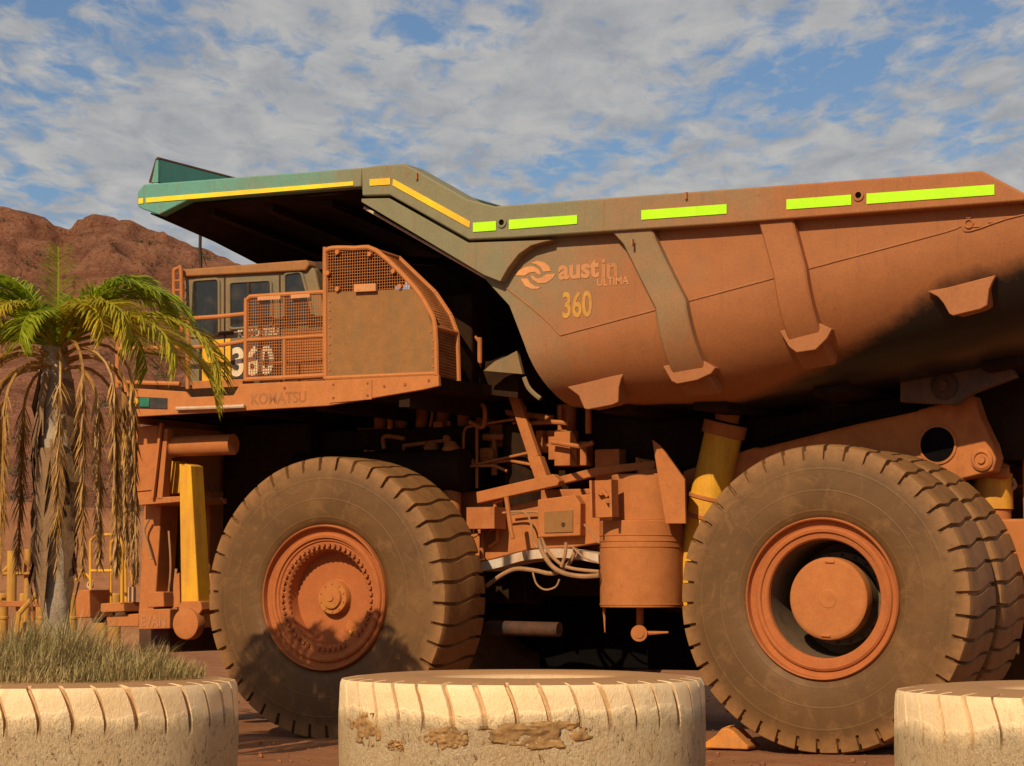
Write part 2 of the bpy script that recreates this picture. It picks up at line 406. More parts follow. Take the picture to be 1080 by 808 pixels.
def smooth_path(pts, k=6):
    pts = [Vector(p) for p in pts]; out = []
    for i in range(len(pts) - 1):
        p0 = pts[max(i - 1, 0)]; p1 = pts[i]; p2 = pts[i + 1]; p3 = pts[min(i + 2, len(pts) - 1)]
        for j in range(k):
            t = j / k
            out.append(.5 * ((2 * p1) + (p2 - p0) * t + (2 * p0 - 5 * p1 + 4 * p2 - p3) * t * t + (3 * p1 - p0 - 3 * p2 + p3) * t ** 3))
    out.append(pts[-1]); return out

# ------------------------------------------------------------------ surveying: a photo measurement gives a point on a plane of the truck
YAW = R(-28.2); TO = (3.46, 26.06)
def ray(px, py):
    x = (px - 540) / FPX; y = (404 - py) / FPX
    return (x, math.cos(PITCH) - y * math.sin(PITCH), math.sin(PITCH) + y * math.cos(PITCH))
def P(px, py, yl):
    """(x, yl, z) in truck axes"""
    d = ray(px, py); c, s_ = math.cos(YAW), math.sin(YAW)
    L = lambda a, b: (c * a + s_ * b, -s_ * a + c * b)
    o = L(-TO[0], -TO[1]); dd = L(d[0], d[1]); t = (yl - o[1]) / dd[1]
    return (o[0] + t * dd[0], yl, EYE + t * d[2])
def PX(px, py, xl):
    d = ray(px, py); c, s_ = math.cos(YAW), math.sin(YAW)
    L = lambda a, b: (c * a + s_ * b, -s_ * a + c * b)
    o = L(-TO[0], -TO[1]); dd = L(d[0], d[1]); t = (xl - o[0]) / dd[0]
    return (xl, o[1] + t * dd[1], EYE + t * d[2])
def W(px, py, dist):
    d = ray(px, py); t = dist / d[1]
    return Vector((d[0] * t, dist, EYE + d[2] * t))

# ================================================================== SETTING
def make_ground():
    b = MB(); N = 90
    # fine near sheet + far skirt in one grid with growing cells
    def grow(n, near, far): return [near * (i / n) if i < n // 2 else near * .5 + (far - near * .5) * ((i - n // 2) / (n - n // 2)) ** 3 for i in range(n + 1)]
    xs = grow(N, 60, 3000); xs = [-x for x in xs[:0:-1]] + xs
    ys = [-300, -80, -20] + [y for y in grow(130, 100, 4000)]
    vs = []
    for y in ys:
        for x in xs:
            p = Vector((x, y, 0)); z = 0
            if y > 0: z = .05 * noise.noise(p * .35) + .03 * noise.noise(p * 1.3)
            vs.append((x, y, z - .02))
    nx = len(xs)
    b.add(vs, [(j * nx + i, j * nx + i + 1, (j + 1) * nx + i + 1, (j + 1) * nx + i) for j in range(len(ys) - 1) for i in range(nx - 1)])
    o = b.build('ground', 'ground', angle=60); o['kind'] = 'structure'
make_ground()

CREST = [(-900, 150), (-500, 175), (-200, 190), (-60, 202), (0, 211), (18, 214), (42, 221), (52, 230), (66, 231), (74, 221), (95, 218.5), (112, 224), (130, 229), (148, 231),
         (175, 243), (200, 254), (222, 262), (250, 276), (300, 300), (380, 330), (500, 350), (700, 345), (900, 365), (1080, 372), (1300, 350), (1700, 400), (2100, 480)]
def crest(px):
    for (a, ya), (c, yc) in zip(CREST, CREST[1:]):
        if a <= px <= c: return ya + (yc - ya) * (px - a) / (c - a)
    return 480
def make_hill():
    b = MB(); NA, NT_ = 1000, 170; D0, D1 = 140., 380.
    vs = []
    for j in range(NT_ + 1):
        t = j / NT_
        for i in range(NA + 1):
            px = -900 + 3000 * i / NA
            h = (620 - crest(px)) / FPX * D1 + EYE
            if t <= .85:
                s = t / .85; d = D0 + (D1 - D0) * s
                prof = .62 * s ** 1.15 + .38 * max(0, (s - .55) / .45) ** 1.4       # long slope under a steeper cap of rock
                z = h * prof
            else:
                s = (t - .85) / .15; d = D1 + 160 * s; z = h * (1 - .75 * s * s)
            x = (px - 540) / FPX * d; p = Vector((x, d, z))
            env = min(1, t * 4)
            cliff = max(0, min(1, (t - .45) * 4)) * (1 if t < .85 else .5)
            rid = abs(noise.noise(p * .035)); r2 = abs(noise.noise(p * .11 + Vector((7, 3, 1)))); r3 = noise.noise(p * .35)
            dz = env * ((rid - .25) * -7 * (1 - .8 * (t > .78)) + cliff * (-r2 * 4.2 + r3 * 1.6) + .7 * noise.noise(p * .16) + .5 * noise.noise(p * .6) - cliff * 1.5 * abs(noise.noise(p * .28 + Vector((1, 8, 2)))))
            if t > .8: dz *= .5
            dd = env * cliff * 5.5 * noise.noise(Vector((x * .09, z * .05, 3))) + env * cliff * 3.5 * noise.noise(Vector((x * .3, z * .10, 9))) + env * cliff * 1.5 * noise.noise(Vector((x * .8, z * .4, 4)))
            vs.append((x, d + dd, max(-.5, z + dz)))
    nx = NA + 1
    b.add(vs, [(j * nx + i, j * nx + i + 1, (j + 1) * nx + i + 1, (j + 1) * nx + i) for j in range(NT_) for i in range(NA)])
    o = b.build('hill', 'hill', angle=70); o['kind'] = 'structure'
    # low scrub dotted over the slope
    s = MB(); rnd = random.Random(3)
    for k in range(700):
        j = int(NT_ * (.12 + .72 * rnd.random() ** .8)); i = rnd.randint(240, 780)
        c = Vector(vs[j * nx + i]); r = .35 + .8 * rnd.random()
        for q in range(40):
            e = Vector((rnd.gauss(0, 1), rnd.gauss(0, 1), abs(rnd.gauss(0, .7)))) * r * .6
            u = Vector((rnd.gauss(0, 1), rnd.gauss(0, 1), rnd.gauss(0, 1))).normalized() * .28 * r; v = u.orthogonal() * .8
            s.add([c + e, c + e + u, c + e + v], [(0, 1, 2)])
    so = s.build('scrub', 'scrub'); so['kind'] = 'stuff'; tag(so, 'small dark scrub bushes scattered over the red rocky hillside', 'scrub')
make_hill()
def make_berm():
    b = MB(); NX, NY = 260, 22; vs = []
    for j in range(NY + 1):
        t = j / NY
        for i in range(NX + 1):
            x = -150 + 300 * i / NX; y0 = 78 + .12 * x
            h = 5.0 + .5 * noise.noise(Vector((x * .05, 0, 4))) - (3.2 if -2 < x < 14 else 0) * 0
            z = h * min(1, t / .5) if t < .55 else h * max(0, 1 - (t - .55) / .45)
            p = Vector((x, t * 20, 2)); z += .5 * noise.noise(p * .3) + .25 * noise.noise(p * .9)
            vs.append((x, y0 + t * 22, z - .3))
    nx = NX + 1
    b.add(vs, [(j * nx + i, j * nx + i + 1, (j + 1) * nx + i + 1, (j + 1) * nx + i) for j in range(NY) for i in range(NX)])
    o = b.build('earth_bank', 'ground', angle=60); o['kind'] = 'structure'
make_berm()
def make_pebbles():
    b = MB(); rnd = random.Random(11)
    for k in range(900):
        y = 18 + 26 * rnd.random(); x = (rnd.random() - .5) * y * .55; r = .010 + .035 * rnd.random() ** 3
        if rnd.random() < .03: r *= 2
        vs = []
        for dz, q in ((-.3, .8), (.35, .9), (.8, .35)):
            for a in range(5): vs.append((x + r * q * math.cos(a * 1.257 + k) * (.8 + .4 * rnd.random()), y + r * q * math.sin(a * 1.257 + k) * (.8 + .4 * rnd.random()), r * dz))
        b.add(vs, [(10, 11, 12, 13, 14)] + [(l * 5 + a, l * 5 + (a + 1) % 5, l * 5 + 5 + (a + 1) % 5, l * 5 + 5 + a) for l in range(2) for a in range(5)])
    o = b.build('stones', 'soil'); tag(o, 'loose red stones and clods on the dirt around the truck', 'stones', kind='stuff')
make_pebbles()

# ================================================================== TYRES
def tyre_mesh(lugs=42, wid=1.0, rad=1.69, depth=.062, gw=.155, skew=.55, seed=1, planter=False):
    side = [(.83, .14), (.895, .05), (.93, .028), (1.00, .010), (1.10, .002), (1.20, .0), (1.30, .002), (1.42, .010), (1.50, .018)]
    sh = [(1.525, .022), (1.60, .028), (1.678, .040), (1.694, .075)]
    tr = [(1.700, .14), (1.704, .24), (1.706, .31), (1.707, .34), (1.708, .40), (1.709, .46), (1.709, .5)]
    half = side + sh + tr
    if planter:
        side = [(.865, .12), (.895, .06), (.95, .03), (1.05, .015), (1.20, .01), (1.35, .012), (1.48, .018), (1.56, .022), (1.60, .026)]
        sh = [(1.622, .03), (1.640, .045), (1.650, .065), (1.657, .10)]
        tr = [(1.664, .16), (1.668, .22), (1.672, .28), (1.676, .34), (1.680, .40), (1.685, .46), (1.69, .5)]
    k_ = rad / 1.69
    full = [(r * k_, y * wid) for r, y in half] + [(r * k_, (1 - y) * wid) for r, y in half[-2::-1]]
    H = len(half); NP = len(full)
    def dep(j):
        q = j if j < H else NP - 1 - j
        if q < len(side) or (planter and j >= H): return 0., 0.
        r, y = half[q]
        if q == len(side): return 0., 0.
        if q < len(side) + 4: return depth * .95, (.02 if planter else .036)
        if planter:
            return (depth * max(0., min(1., (.44 - y) / .12))), 0.
        return (depth if y < .32 else .030), 0.
    ph = [0., .25, .55, 1 - gw - .03, 1 - gw, 1 - .025]
    b = MB(); vs = []; gro = []; rnd = random.Random(seed)
    for l in range(lugs):
        jit = (rnd.random() - .5) * .08; worn = 1 - .5 * rnd.random() ** 2; jl = (rnd.random() - .5) * .05
        for pi_, p in enumerate(ph):
            low = pi_ >= 4
            for j, (r, y) in enumerate(full):
                dr, dy = dep(j) if low else (0., 0.)
                u = (y / wid - .5) * 2
                if planter: sk = skew * (1 if u < 0 else -1) * (max(0, abs(u) - .3) ** 1.6)
                else:
                    au = abs(u); sk = math.copysign(skew * (.25 * min(1, au / .25) + .35 * max(0, au - .2) + (-.55 * max(0, au - .62))), u)
                dr *= worn
                a = 2 * math.pi * (l + p + sk + (jit if planter else jl)) / lugs
                rr = r - dr + ((.004 if planter else .012) * noise.noise(Vector((a * 3, y * 4, seed))) if j > 9 else 0)
                yy = y + (dy if y < .5 * wid else -dy)
                vs.append((rr * math.cos(a), yy, rr * math.sin(a))); gro.append(1. if low and (dr > 0) else 0.)
    NC = lugs * len(ph)
    fs = [(i * NP + j, i * NP + j + 1, ((i + 1) % NC) * NP + j + 1, ((i + 1) % NC) * NP + j) for i in range(NC) for j in range(NP - 1)]
    b.add(vs, fs)
    return b, gro

def make_wheel(rear):
    prof = [(.90, .11), (.892, .02), (.880, .004), (.868, .014), (.858, .085), (.80, .10), (.79, .075), (.765, .06), (.735, .065), (.725, .09), (.70, .095)]
    if rear: prof += [(.668, .10), (.655, .115), (.648, .16)]
    else: prof += [(.69, .115), (.60, .12), (.585, .14), (.565, .33), (.40, .34), (.0, .34)]
    o = MB().lathe(prof, 96).build('wheel', 'rim', None, angle=28)
    tb, _ = tyre_mesh(seed=2 if rear else 3)
    ty_ = tb.build('tyre', 'tyre', o, angle=25)
    if not rear: ty_.scale = (1.02, 1.09, 1.02)
    if rear:
        MB().lathe([(.645, .155), (.637, .95), (.30, .97), (.0, .97)], 96).build('barrel', 'barrel', o, angle=28)
        c = MB().lathe([(0, .235), (.40, .232), (.435, .237), (.452, .25), (.46, .28), (.46, .40)], 64)
        hub = c.build('hub_cap', 'dusty', o)
        MB().lathe([(.455, .40), (.455, .62), (.52, .62), (.52, .66), (.40, .68), (.40, .96)], 64).build('planetary_housing', 'barrel', hub)
        k = MB().lathe([(0, .228), (.10, .228), (.105, .234), (.105, .24)], 32).box(-.055, .055, .215, .24, .395, .42).box(-.055, .055, .215, .24, -.42, -.395)
        for a in (0,): pass
        each(k, 'cap_boss', 'dusty2', hub, .006)
        bb = MB()
        for i in range(20):
            a = 2 * math.pi * i / 20; bb.cyl((.49 * math.cos(a), .6, .49 * math.sin(a)), (.49 * math.cos(a), .63, .49 * math.sin(a)), .018, 6)
        each(bb, 'bolt', 'dark', hub)
    else:
        hub = MB().lathe([(.23, .345), (.215, .33), (.21, .25), (.20, .235), (.145, .23), (.135, .20), (.12, .195), (.05, .19), (.045, .175), (0, .173)], 48).build('hub', 'hubpaint', o)
        bb = MB()
        for i in range(10):
            a = 2 * math.pi * i / 10; bb.cyl((.172 * math.cos(a), .222, .172 * math.sin(a)), (.172 * math.cos(a), .24, .172 * math.sin(a)), .014, 6)
        each(bb, 'hub_bolt', 'dusty2', hub)
        bb = MB(); rnd = random.Random(5)
        for i in range(52):
            if i in (46, 47, 39): continue
            a = 2 * math.pi * i / 52; c, s_ = math.cos(a), math.sin(a)
            bb.cyl((.642 * c, .075 + .012 * rnd.random(), .642 * s_), (.642 * c, .13, .642 * s_), .024, 6)
            q = 2 * math.pi * (i + .5) / 52
            bb.add([(.625 * math.cos(a - .03), .10, .625 * math.sin(a - .03)), (.625 * math.cos(a + .03), .10, .625 * math.sin(a + .03)),
                    (.57 * math.cos(a + .025), .155, .57 * math.sin(a + .025)), (.57 * math.cos(a - .025), .155, .57 * math.sin(a - .025)),
                    (.625 * math.cos(a - .03), .125, .625 * math.sin(a - .03)), (.625 * math.cos(a + .03), .125, .625 * math.sin(a + .03)),
                    (.58 * math.cos(a + .025), .175, .58 * math.sin(a + .025)), (.58 * math.cos(a - .025), .175, .58 * math.sin(a - .025))],
                   [(0, 1, 2, 3), (4, 7, 6, 5), (0, 4, 5, 1), (1, 5, 6, 2), (2, 6, 7, 3), (3, 7, 4, 0)])
        each(bb, 'wheel_bolt', 'bolt', o)
        yb = MB(); N_ = 26; rr_ = random.Random(8); vs = [(.33, .338, -.30)]
        for i in range(N_):
            a = 2 * math.pi * i / N_; q = .12 * (1 + .55 * noise.noise(Vector((math.cos(a) * 1.6, math.sin(a) * 1.6, 4.2)))) * (1.5 if math.cos(a - .8) > 0 else .9); vs.append((.33 + q * math.cos(a), .338, -.30 + q * .6 * math.sin(a)))
        yb.add(vs, [(0, 1 + i, 1 + (i + 1) % N_) for i in range(N_)]); yb.build('bare_paint', 'hubyellow', o)
        v = MB().tube(smooth_path([(.30, .36, -.33), (.36, .30, -.36), (.40, .27, -.30)], 4), .016, 6).box(.22, .30, .35, .40, -.42, -.36)
        v.build('valve', 'yellow', o)
    return o

# ================================================================== DUMP TRUCK
T = empty('dump_truck', (TO[0], TO[1], 0), YAW)
tag(T, 'huge red dust covered mining haul truck with open tray tilted over its dual rear wheels', 'dump truck')
WID = 7.1; HZ = 1.68; XF = -6.57
fw = make_wheel(False); fw.parent = T; fw.location = (XF, 0, HZ); fw.rotation_euler = (0, R(17), 0)
dup(fw, T, (XF, WID, HZ), (0, R(-40), math.pi))
rw = make_wheel(True); rw.parent = T; rw.location = (-.09, 0, HZ); rw.rotation_euler = (0, R(4), 0)
dup(rw, T, (-.09, 1.12, HZ), (0, R(60), 0))
dup(rw, T, (-.09, WID, HZ), (0, R(33), math.pi)); dup(rw, T, (-.09, WID - 1.12, HZ), (0, R(80), math.pi))

# ---- tray
YS = .15
def zw(x): return min(5.80, 4.77 + .19 * (x + 3.33))
def zf(x): return 3.98 + (0 if x < -1.5 else .13 * (x + 1.5))
def ry(x): return max(.55, .85 + .17 * (x + 3.6))
FRONT = [(6.75, -6.2), (6.66, -6.07), (5.42, -4.17), (5.20, -4.06), (4.8, -3.88), (4.4, -3.74), (4.03, -3.60), (3.5, -3.5)]
def xfront(z):
    for (za, xa), (zb, xb) in zip(FRONT, FRONT[1:]):
        if zb <= z <= za: return xa + (xb - xa) * (za - z) / (za - zb)
    return FRONT[0][1] if z > FRONT[0][0] else FRONT[-1][1]
ZTOP = 6.2; XR = 3.1
def surf(x, v, off=0.):
    """girth v: 0 rail .. .3 weld line .. .85 end of roll .. 1 centre line; returns near-side point"""
    if v <= .3:
        q = v / .3; zt = ZTOP - .36 * max(0, min(1, (x - 1.75) / .55)); return Vector((x, YS - off, zt + (zw(x) - zt) * q))
    a = min(1, (v - .3) / .55) * math.pi / 2
    r = ry(x); rz = zw(x) - zf(x)
    y = YS + r - (r + off) * math.cos(a); z = zw(x) - (rz + off) * math.sin(a)
    if v > .85: y = YS + r + (WID / 2 - YS - r) * (v - .85) / .15
    return Vector((x, y, z))
def make_tray():
    VS = [0, .1, .2, .3] + [.3 + .55 * i / 14 for i in range(1, 15)] + [.92, 1.0]
    NU = 40; b = MB(); vs = []; g = []
    rows = VS + VS[-2::-1]
    for k, v in enumerate(rows):
        far = k >= len(VS)
        x0 = -4.
        for _ in range(30): x0 = .5 * x0 + .5 * xfront(surf(x0, v).z)
        for i in range(NU + 1):
            x = x0 + (XR - x0) * i / NU; p = surf(x, v)
            vs.append((p.x, WID - p.y if far else p.y, p.z)); g.append(v)
    nx = NU + 1; K = len(rows)
    fs = [(k * nx + i, k * nx + i + 1, (k + 1) * nx + i + 1, (k + 1) * nx + i) for k in range(K - 1) for i in range(NU)]
    # headboard between the two sides
    for k in range(len(VS) - 1): fs.append((k * nx, (k + 1) * nx, (K - 2 - k) * nx, (K - 1 - k) * nx) if k < len(VS) - 2 else (k * nx, (k + 1) * nx, (K - 1 - k) * nx))
    b.add(vs, fs)
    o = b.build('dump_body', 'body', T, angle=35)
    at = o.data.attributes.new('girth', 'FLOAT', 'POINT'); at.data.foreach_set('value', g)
    sm = o.modifiers.new('thickness', 'SOLIDIFY'); sm.thickness = .06; sm.offset = -1
    # upper headboard reaching up to the canopy
    h = MB()
    pts = [(-6.2, 6.80), (-6.07, 6.64), (-4.5, 5.64), (-4.42, 5.72), (-5.9, 6.80)]
    h.prism([(x - .0, z) for x, z in pts], YS + .05, WID - YS - .05)
    h.build('headboard', 'grime_shade', o)  # near-black colour stands for the shade below the canopy
    return o
tray = make_tray()

# weld seam: narrow raised bead along the side sheet
def pts_on(pxs, y): return [P(a, c, y) for a, c in pxs]
b = MB()
seam = smooth_path([(x, YS - .004, zw(x) + .0) for x in (-3.36, -1.3, .2, 1.35)] + [(1.52, YS - .004, zw(1.5) + .02), (1.62, YS - .004, zw(1.6) - .06), (2.2, YS - .004, zw(2.2) - .02), (3.0, YS - .004, zw(3.0) - .02)], 4)
b.tube(seam, .010, 6)
b.tube([(-4.12, YS - .004, 5.40), (-3.75, YS - .004, 5.12), (-3.52, YS - .004, 4.93), (-3.36, YS - .004, zw(-3.36))], .010, 6)
b.build('weld_seam', 'letter_dark', tray)

# side rail with its kinked rise to the canopy
Y0 = -.03
def xz(pxs, y): return [(p[0], p[2]) for p in pts_on(pxs, y)]
top = [(1035, 180), (760, 200), (521.6, 217.5), (492.7, 210), (426.7, 172.6), (401, 174), (381, 177)]
bot = [(381.6, 206.7), (410.6, 205.9), (494.3, 253), (540, 251), (760, 236.5), (1080, 212)]
poly = xz(top, Y0) + xz(bot, Y0)
tail = [(2.75, 5.88), (2.75, 5.92), (2.33, 5.95)]
rail = MB().prism(poly + tail, Y0, .42).prism([(p[0], p[1]) for p in poly + tail], WID - .42, WID - Y0).build('rail', 'body_grey', tray, .02)
# front gusset plate standing proud of the sheet
gus = [(381, 209.5), (410, 209), (493.5, 256), (582, 253), (574, 255), (560, 259), (547, 268), (536, 282), (527.5, 297), (510, 290), (381, 213)]
MB().prism(xz(gus, .0), .0, YS + .02).build('gusset', 'body', tray, .008)
# edge bead along the headboard
MB().tube(pts_on([(384, 219), (507, 290), (530, 303)], .32), .018, 6).build('edge_bead', 'whiterail', tray)

# ribs following the sheet
def rib(tl, tr, wl, wr, el, er, vend):
    def lerp(a, c, t): return a + (c - a) * t
    b = MB(); vs = []; VV = [-.03, .0, .05, .1, .15, .2, .25, .3] + [.3 + (vend - .3) * i / 10 for i in range(1, 11)]
    for v in VV:
        if v <= .3: t = max(0, v) / .3; xl, xr = lerp(tl, wl, t), lerp(tr, wr, t)
        else: t = (v - .3) / (vend - .3); xl, xr = lerp(wl, el, t), lerp(wr, er, t)
        if 0 <= v < .12: f = (.12 - v) / .12; xl -= .30 * f ** 2.2; xr += .13 * f ** 2.2
        if v < 0: xl -= .30; xr += .13
        o_ = .12 + .05 * max(0, (.12 - max(0, v)) / .12) ** 1.5
        for x, off in ((xl, .0), (xl, o_ - .02), (xl + .02, o_), (xr - .02, o_), (xr, o_ - .02), (xr, .0)):
            vs.append(surf(x, max(0, v), off))
    k = 6
    for i in range(len(VV) - 1):
        pass
    fs = [(i * k + j, i * k + j + 1, (i + 1) * k + j + 1, (i + 1) * k + j) for i in range(len(VV) - 1) for j in range(k - 1)]
    fs += [tuple(range(k)), tuple(range((len(VV) - 1) * k, len(VV) * k))]
    return b.add(vs, fs)
def lx(px, py, y=YS - .13): return P(px, py, y)[0]
rib(lx(640, 245), lx(675, 240), lx(690, 327), lx(722, 318), lx(700, 372), lx(736, 366), .66).build('side_rib', 'body_grey', tray, angle=40)
rib(lx(793, 238), lx(829, 234), lx(815, 305), lx(849, 295), lx(826, 345), lx(860, 335), .62).build('side_rib', 'body', tray, angle=40)
# bolster ends: folded shoes sticking out from under the roll
def roll_y(px, py):
    """depth of the tray sheet behind a photo point"""
    y = .4
    for _ in range(12):
        x, _y, z = P(px, py, y); rz = zw(x) - zf(x); q = max(0., min(.98, (zw(x) - z) / rz)); y = YS + ry(x) * (1 - math.sqrt(1 - q * q))
    return y
def shoe(px, cpx, proud):
    y = roll_y(*cpx) - proud; q = xz(px, y); return MB().prism(q, y, y + .06).prism([(x + .02 if x < sum(p[0] for p in q) / len(q) else x - .02, z + .01) for x, z in q], y + .06, y + proud + .12)
for px, cpx, pr in (([(598, 408), (616, 404), (640, 398), (658, 393), (655, 399), (652.5, 408), (652, 424), (646, 427), (620, 432), (616, 431), (610, 417)], (632, 412), .16),
                    ([(978, 307), (1000, 303), (1050, 290), (1047, 296), (1043, 305), (1041, 322), (1034, 326), (1005, 333), (1001, 331), (995, 320), (989, 313)], (1018, 315), .17),
                    ([(699, 386), (738, 378), (754, 388), (750, 394), (735, 401), (714, 405), (708, 402)], (726, 392), .16),
                    ([(822, 349), (862, 340), (877, 347), (872, 357), (860, 369), (840, 372), (832, 366)], (848, 358), .16)):
    shoe(px, cpx, pr).build('bolster_end', 'body', tray, .01)
b = MB()
for x in (P(632, 412, .5)[0], P(726, 392, .5)[0], P(848, 358, .5)[0], P(1022, 315, .5)[0]):
    # the beam behind each shoe follows the underside
    vs = []
    VV = [.80 + .05 * i / 3 for i in range(4)] + [1.0]
    for v in VV:
        for dx, off in ((-.2, -.02), (-.2, .08), (.2, .08), (.2, -.02)):
            vs.append(surf(x + dx, v, off) if v <= .85 else surf(x + dx, v) - Vector((0, 0, off)))
    k = 4
    b.add(vs, [(i * k + j, i * k + j + 1, (i + 1) * k + j + 1, (i + 1) * k + j) for i in range(len(VV) - 1) for j in range(3)] + [(0, 1, 2, 3)])
each(b, 'bolster', 'grime_shade', tray)
# pale splash plate in front of the tray
MB().prism(xz([(510, 391), (522, 381), (536, 375), (545, 370), (551, 394.5)], 1.2), 1.2, 1.26).build('splash_plate', 'cabgrey', tray)
MB().tube(smooth_path(pts_on([(553, 398), (557, 408), (563, 415), (570, 420.5)], .55), 4), .03, 6).build('splash_rim', 'cabgrey', tray)

# drain / bolt holes in the rail
for (a, c) in ((529.5, 234.7), (905.7, 206)):
    p = Vector(P(a, c, Y0)); k = MB(); k.lathe([(.058, -.004), (.064, -.018), (.036, -.02), (.036, .005)], 24, (p.x, Y0, p.z))
    k.build('rail_socket', 'body', tray)
    MB().cyl((p.x, Y0 - .004, p.z), (p.x, Y0 + .01, p.z), .038, 20).build('socket_bore', 'black', tray)
# reflective strips
def strip(px, mat, thick=.008, y=Y0):
    MB().prism(xz(px, y - .003 - thick), y - .003 - thick, y - .003).build('reflective_strip', mat, tray)
strip([(498.8, 234.9), (523, 233.2), (523, 243), (498.8, 244.7)], 'green_strip')
strip([(536.7, 231.8), (608.5, 226.8), (608.5, 236), (536.7, 241.9)], 'green_strip')
strip([(676.3, 221.8), (766.3, 215.3), (766.3, 225.3), (676.3, 231.8)], 'green_strip')
strip([(829.4, 210.4), (897.6, 205.3), (897.6, 216.1), (829.4, 221)], 'green_strip')
strip([(913.9, 204.2), (1048.6, 194.6), (1048.6, 205.4), (913.9, 215.1)], 'green_strip')
strip([(389.7, 189), (411.4, 187.7), (411.4, 194.6), (389.7, 196)], 'yellow_strip')
strip([(414.6, 188.7), (495.9, 233.7), (495, 240.5), (413.8, 195.4)], 'yellow_strip')

# canopy over the cab: shallow box, underside dropping towards its middle
cx0, cx1 = P(145, 205, Y0)[0], P(381, 190, Y0)[0]
def make_canopy():
    st = [(0, .30, 0), (.06, .30, 0), (1.2, .44, .04), (3.55, .74, .05), (5.9, .44, .04), (7.04, .30, 0), (7.1, .30, 0)]
    b = MB(); vs = []
    xs = [cx0, cx0 + .10, cx0 + .35, cx0 + .8, -8, -7, cx1]
    za = P(150, 194.5, Y0)[2]; zb = P(381, 177, Y0)[2]
    for x in xs:
        t = (x - cx0) / (cx1 - cx0)
        zt = za + (zb - za) * t
        f = [.6, 1.1, 1.38, .83, .80, .80, .78][xs.index(x)]
        for y, d, l in st: vs.append((x, Y0 + y * (WID - 2 * Y0) / 7.1, zt + l - (.10 if x == cx0 else 0)))
        for y, d, l in st: vs.append((x, Y0 + y * (WID - 2 * Y0) / 7.1, zt + l - d * f - (.10 if x == cx0 else 0)))
    k = len(st); n2 = 2 * k
    fs = []
    for i in range(len(xs) - 1):
        for j in range(k - 1):
            fs.append((i * n2 + j, i * n2 + j + 1, (i + 1) * n2 + j + 1, (i + 1) * n2 + j))
            fs.append((i * n2 + k + j, i * n2 + k + j + 1, (i + 1) * n2 + k + j + 1, (i + 1) * n2 + k + j))
        fs.append((i * n2, (i + 1) * n2, (i + 1) * n2 + k, i * n2 + k)); fs.append((i * n2 + k - 1, (i + 1) * n2 + k - 1, (i + 1) * n2 + n2 - 1, i * n2 + n2 - 1))
    for e in (0, len(xs) - 1):
        for j in range(k - 1): fs.append((e * n2 + j, e * n2 + j + 1, e * n2 + k + j + 1, e * n2 + k + j))
    b.add(vs, fs)
    o = b.build('canopy', 'body', tray, .015)
    lin = MB(); lv = []
    for x, f in ((cx0 + .11, 1.13), (cx0 + .35, 1.39), (cx0 + .8, .84), (-7.2, .81), (cx1 - .1, .79)):
        t = (x - cx0) / (cx1 - cx0); zt = za + (zb - za) * t
        for y, d, l in st[1:-1]: lv.append((x, Y0 + max(.14, min(6.96, y)) * (WID - 2 * Y0) / 7.1, zt + l - d * f - .022))
    lin.add(lv, [(i * 5 + j, i * 5 + j + 1, i * 5 + 6 + j, i * 5 + 5 + j) for i in range(4) for j in range(4)])
    lo = lin.build('canopy_underside_shade', 'grime_shade', o); sm_ = lo.modifiers.new('thickness', 'SOLIDIFY'); sm_.thickness = .02; sm_.offset = 0  # added near-black sheet, paints the shadow on the canopy's underside
    # stiffeners under it
    r = MB()
    for x in (-8.6, -7.7, -6.8):
        t = (x - cx0) / (cx1 - cx0); zt = za + (zb - za) * t
        r.ext([(x, .35, zt - .3), (x, 3.55, zt - .50), (x, 6.75, zt - .3), (x, 6.75, zt - .40), (x, 3.55, zt - .68), (x, .35, zt - .40)], (.12, 0, 0))
    r.build('canopy_stiffener', 'grime_shade', o)
    # upstand along the front edge with a braced end
    f = MB(); z0 = P(160, 191, 0)[2] - .02; z1 = P(168, 168, 0)[2]
    xx = P(167, 168, .0)[0]
    f.ext([(xx, .12, z0), (xx, .02, z0), (xx, .05, z1), (xx, 7.05, z1), (xx, 7.05, z0)], (-.05, 0, 0))
    f.prism([(xx - .14, z0), (xx, z0), (xx, z1 - .01), (xx - .04, z1 - .01)], .0, .045)
    f.build('front_upstand', 'body', o)
    f = MB().tube([(xx - .03, .03, z1 + .01), (xx - .03, 7.05, z1 + .01)], .03, 8).tube([(xx - .13, .02, z0), (xx - .03, .03, z1 + .01)], .03, 8)
    f.build('upstand_edge', 'dark', o)
    # yellow stripe along the near edge
    for px in ([(146, 209.5), (151, 209), (151, 214.6), (146, 215)], [(153.8, 208.8), (372.5, 191.2), (372.5, 195.5), (153.8, 213.8)]):
        MB().prism(xz(px, Y0 - .012), Y0 - .012, Y0 - .003).build('yellow_stripe', 'stripe', o)
    return o
make_canopy()

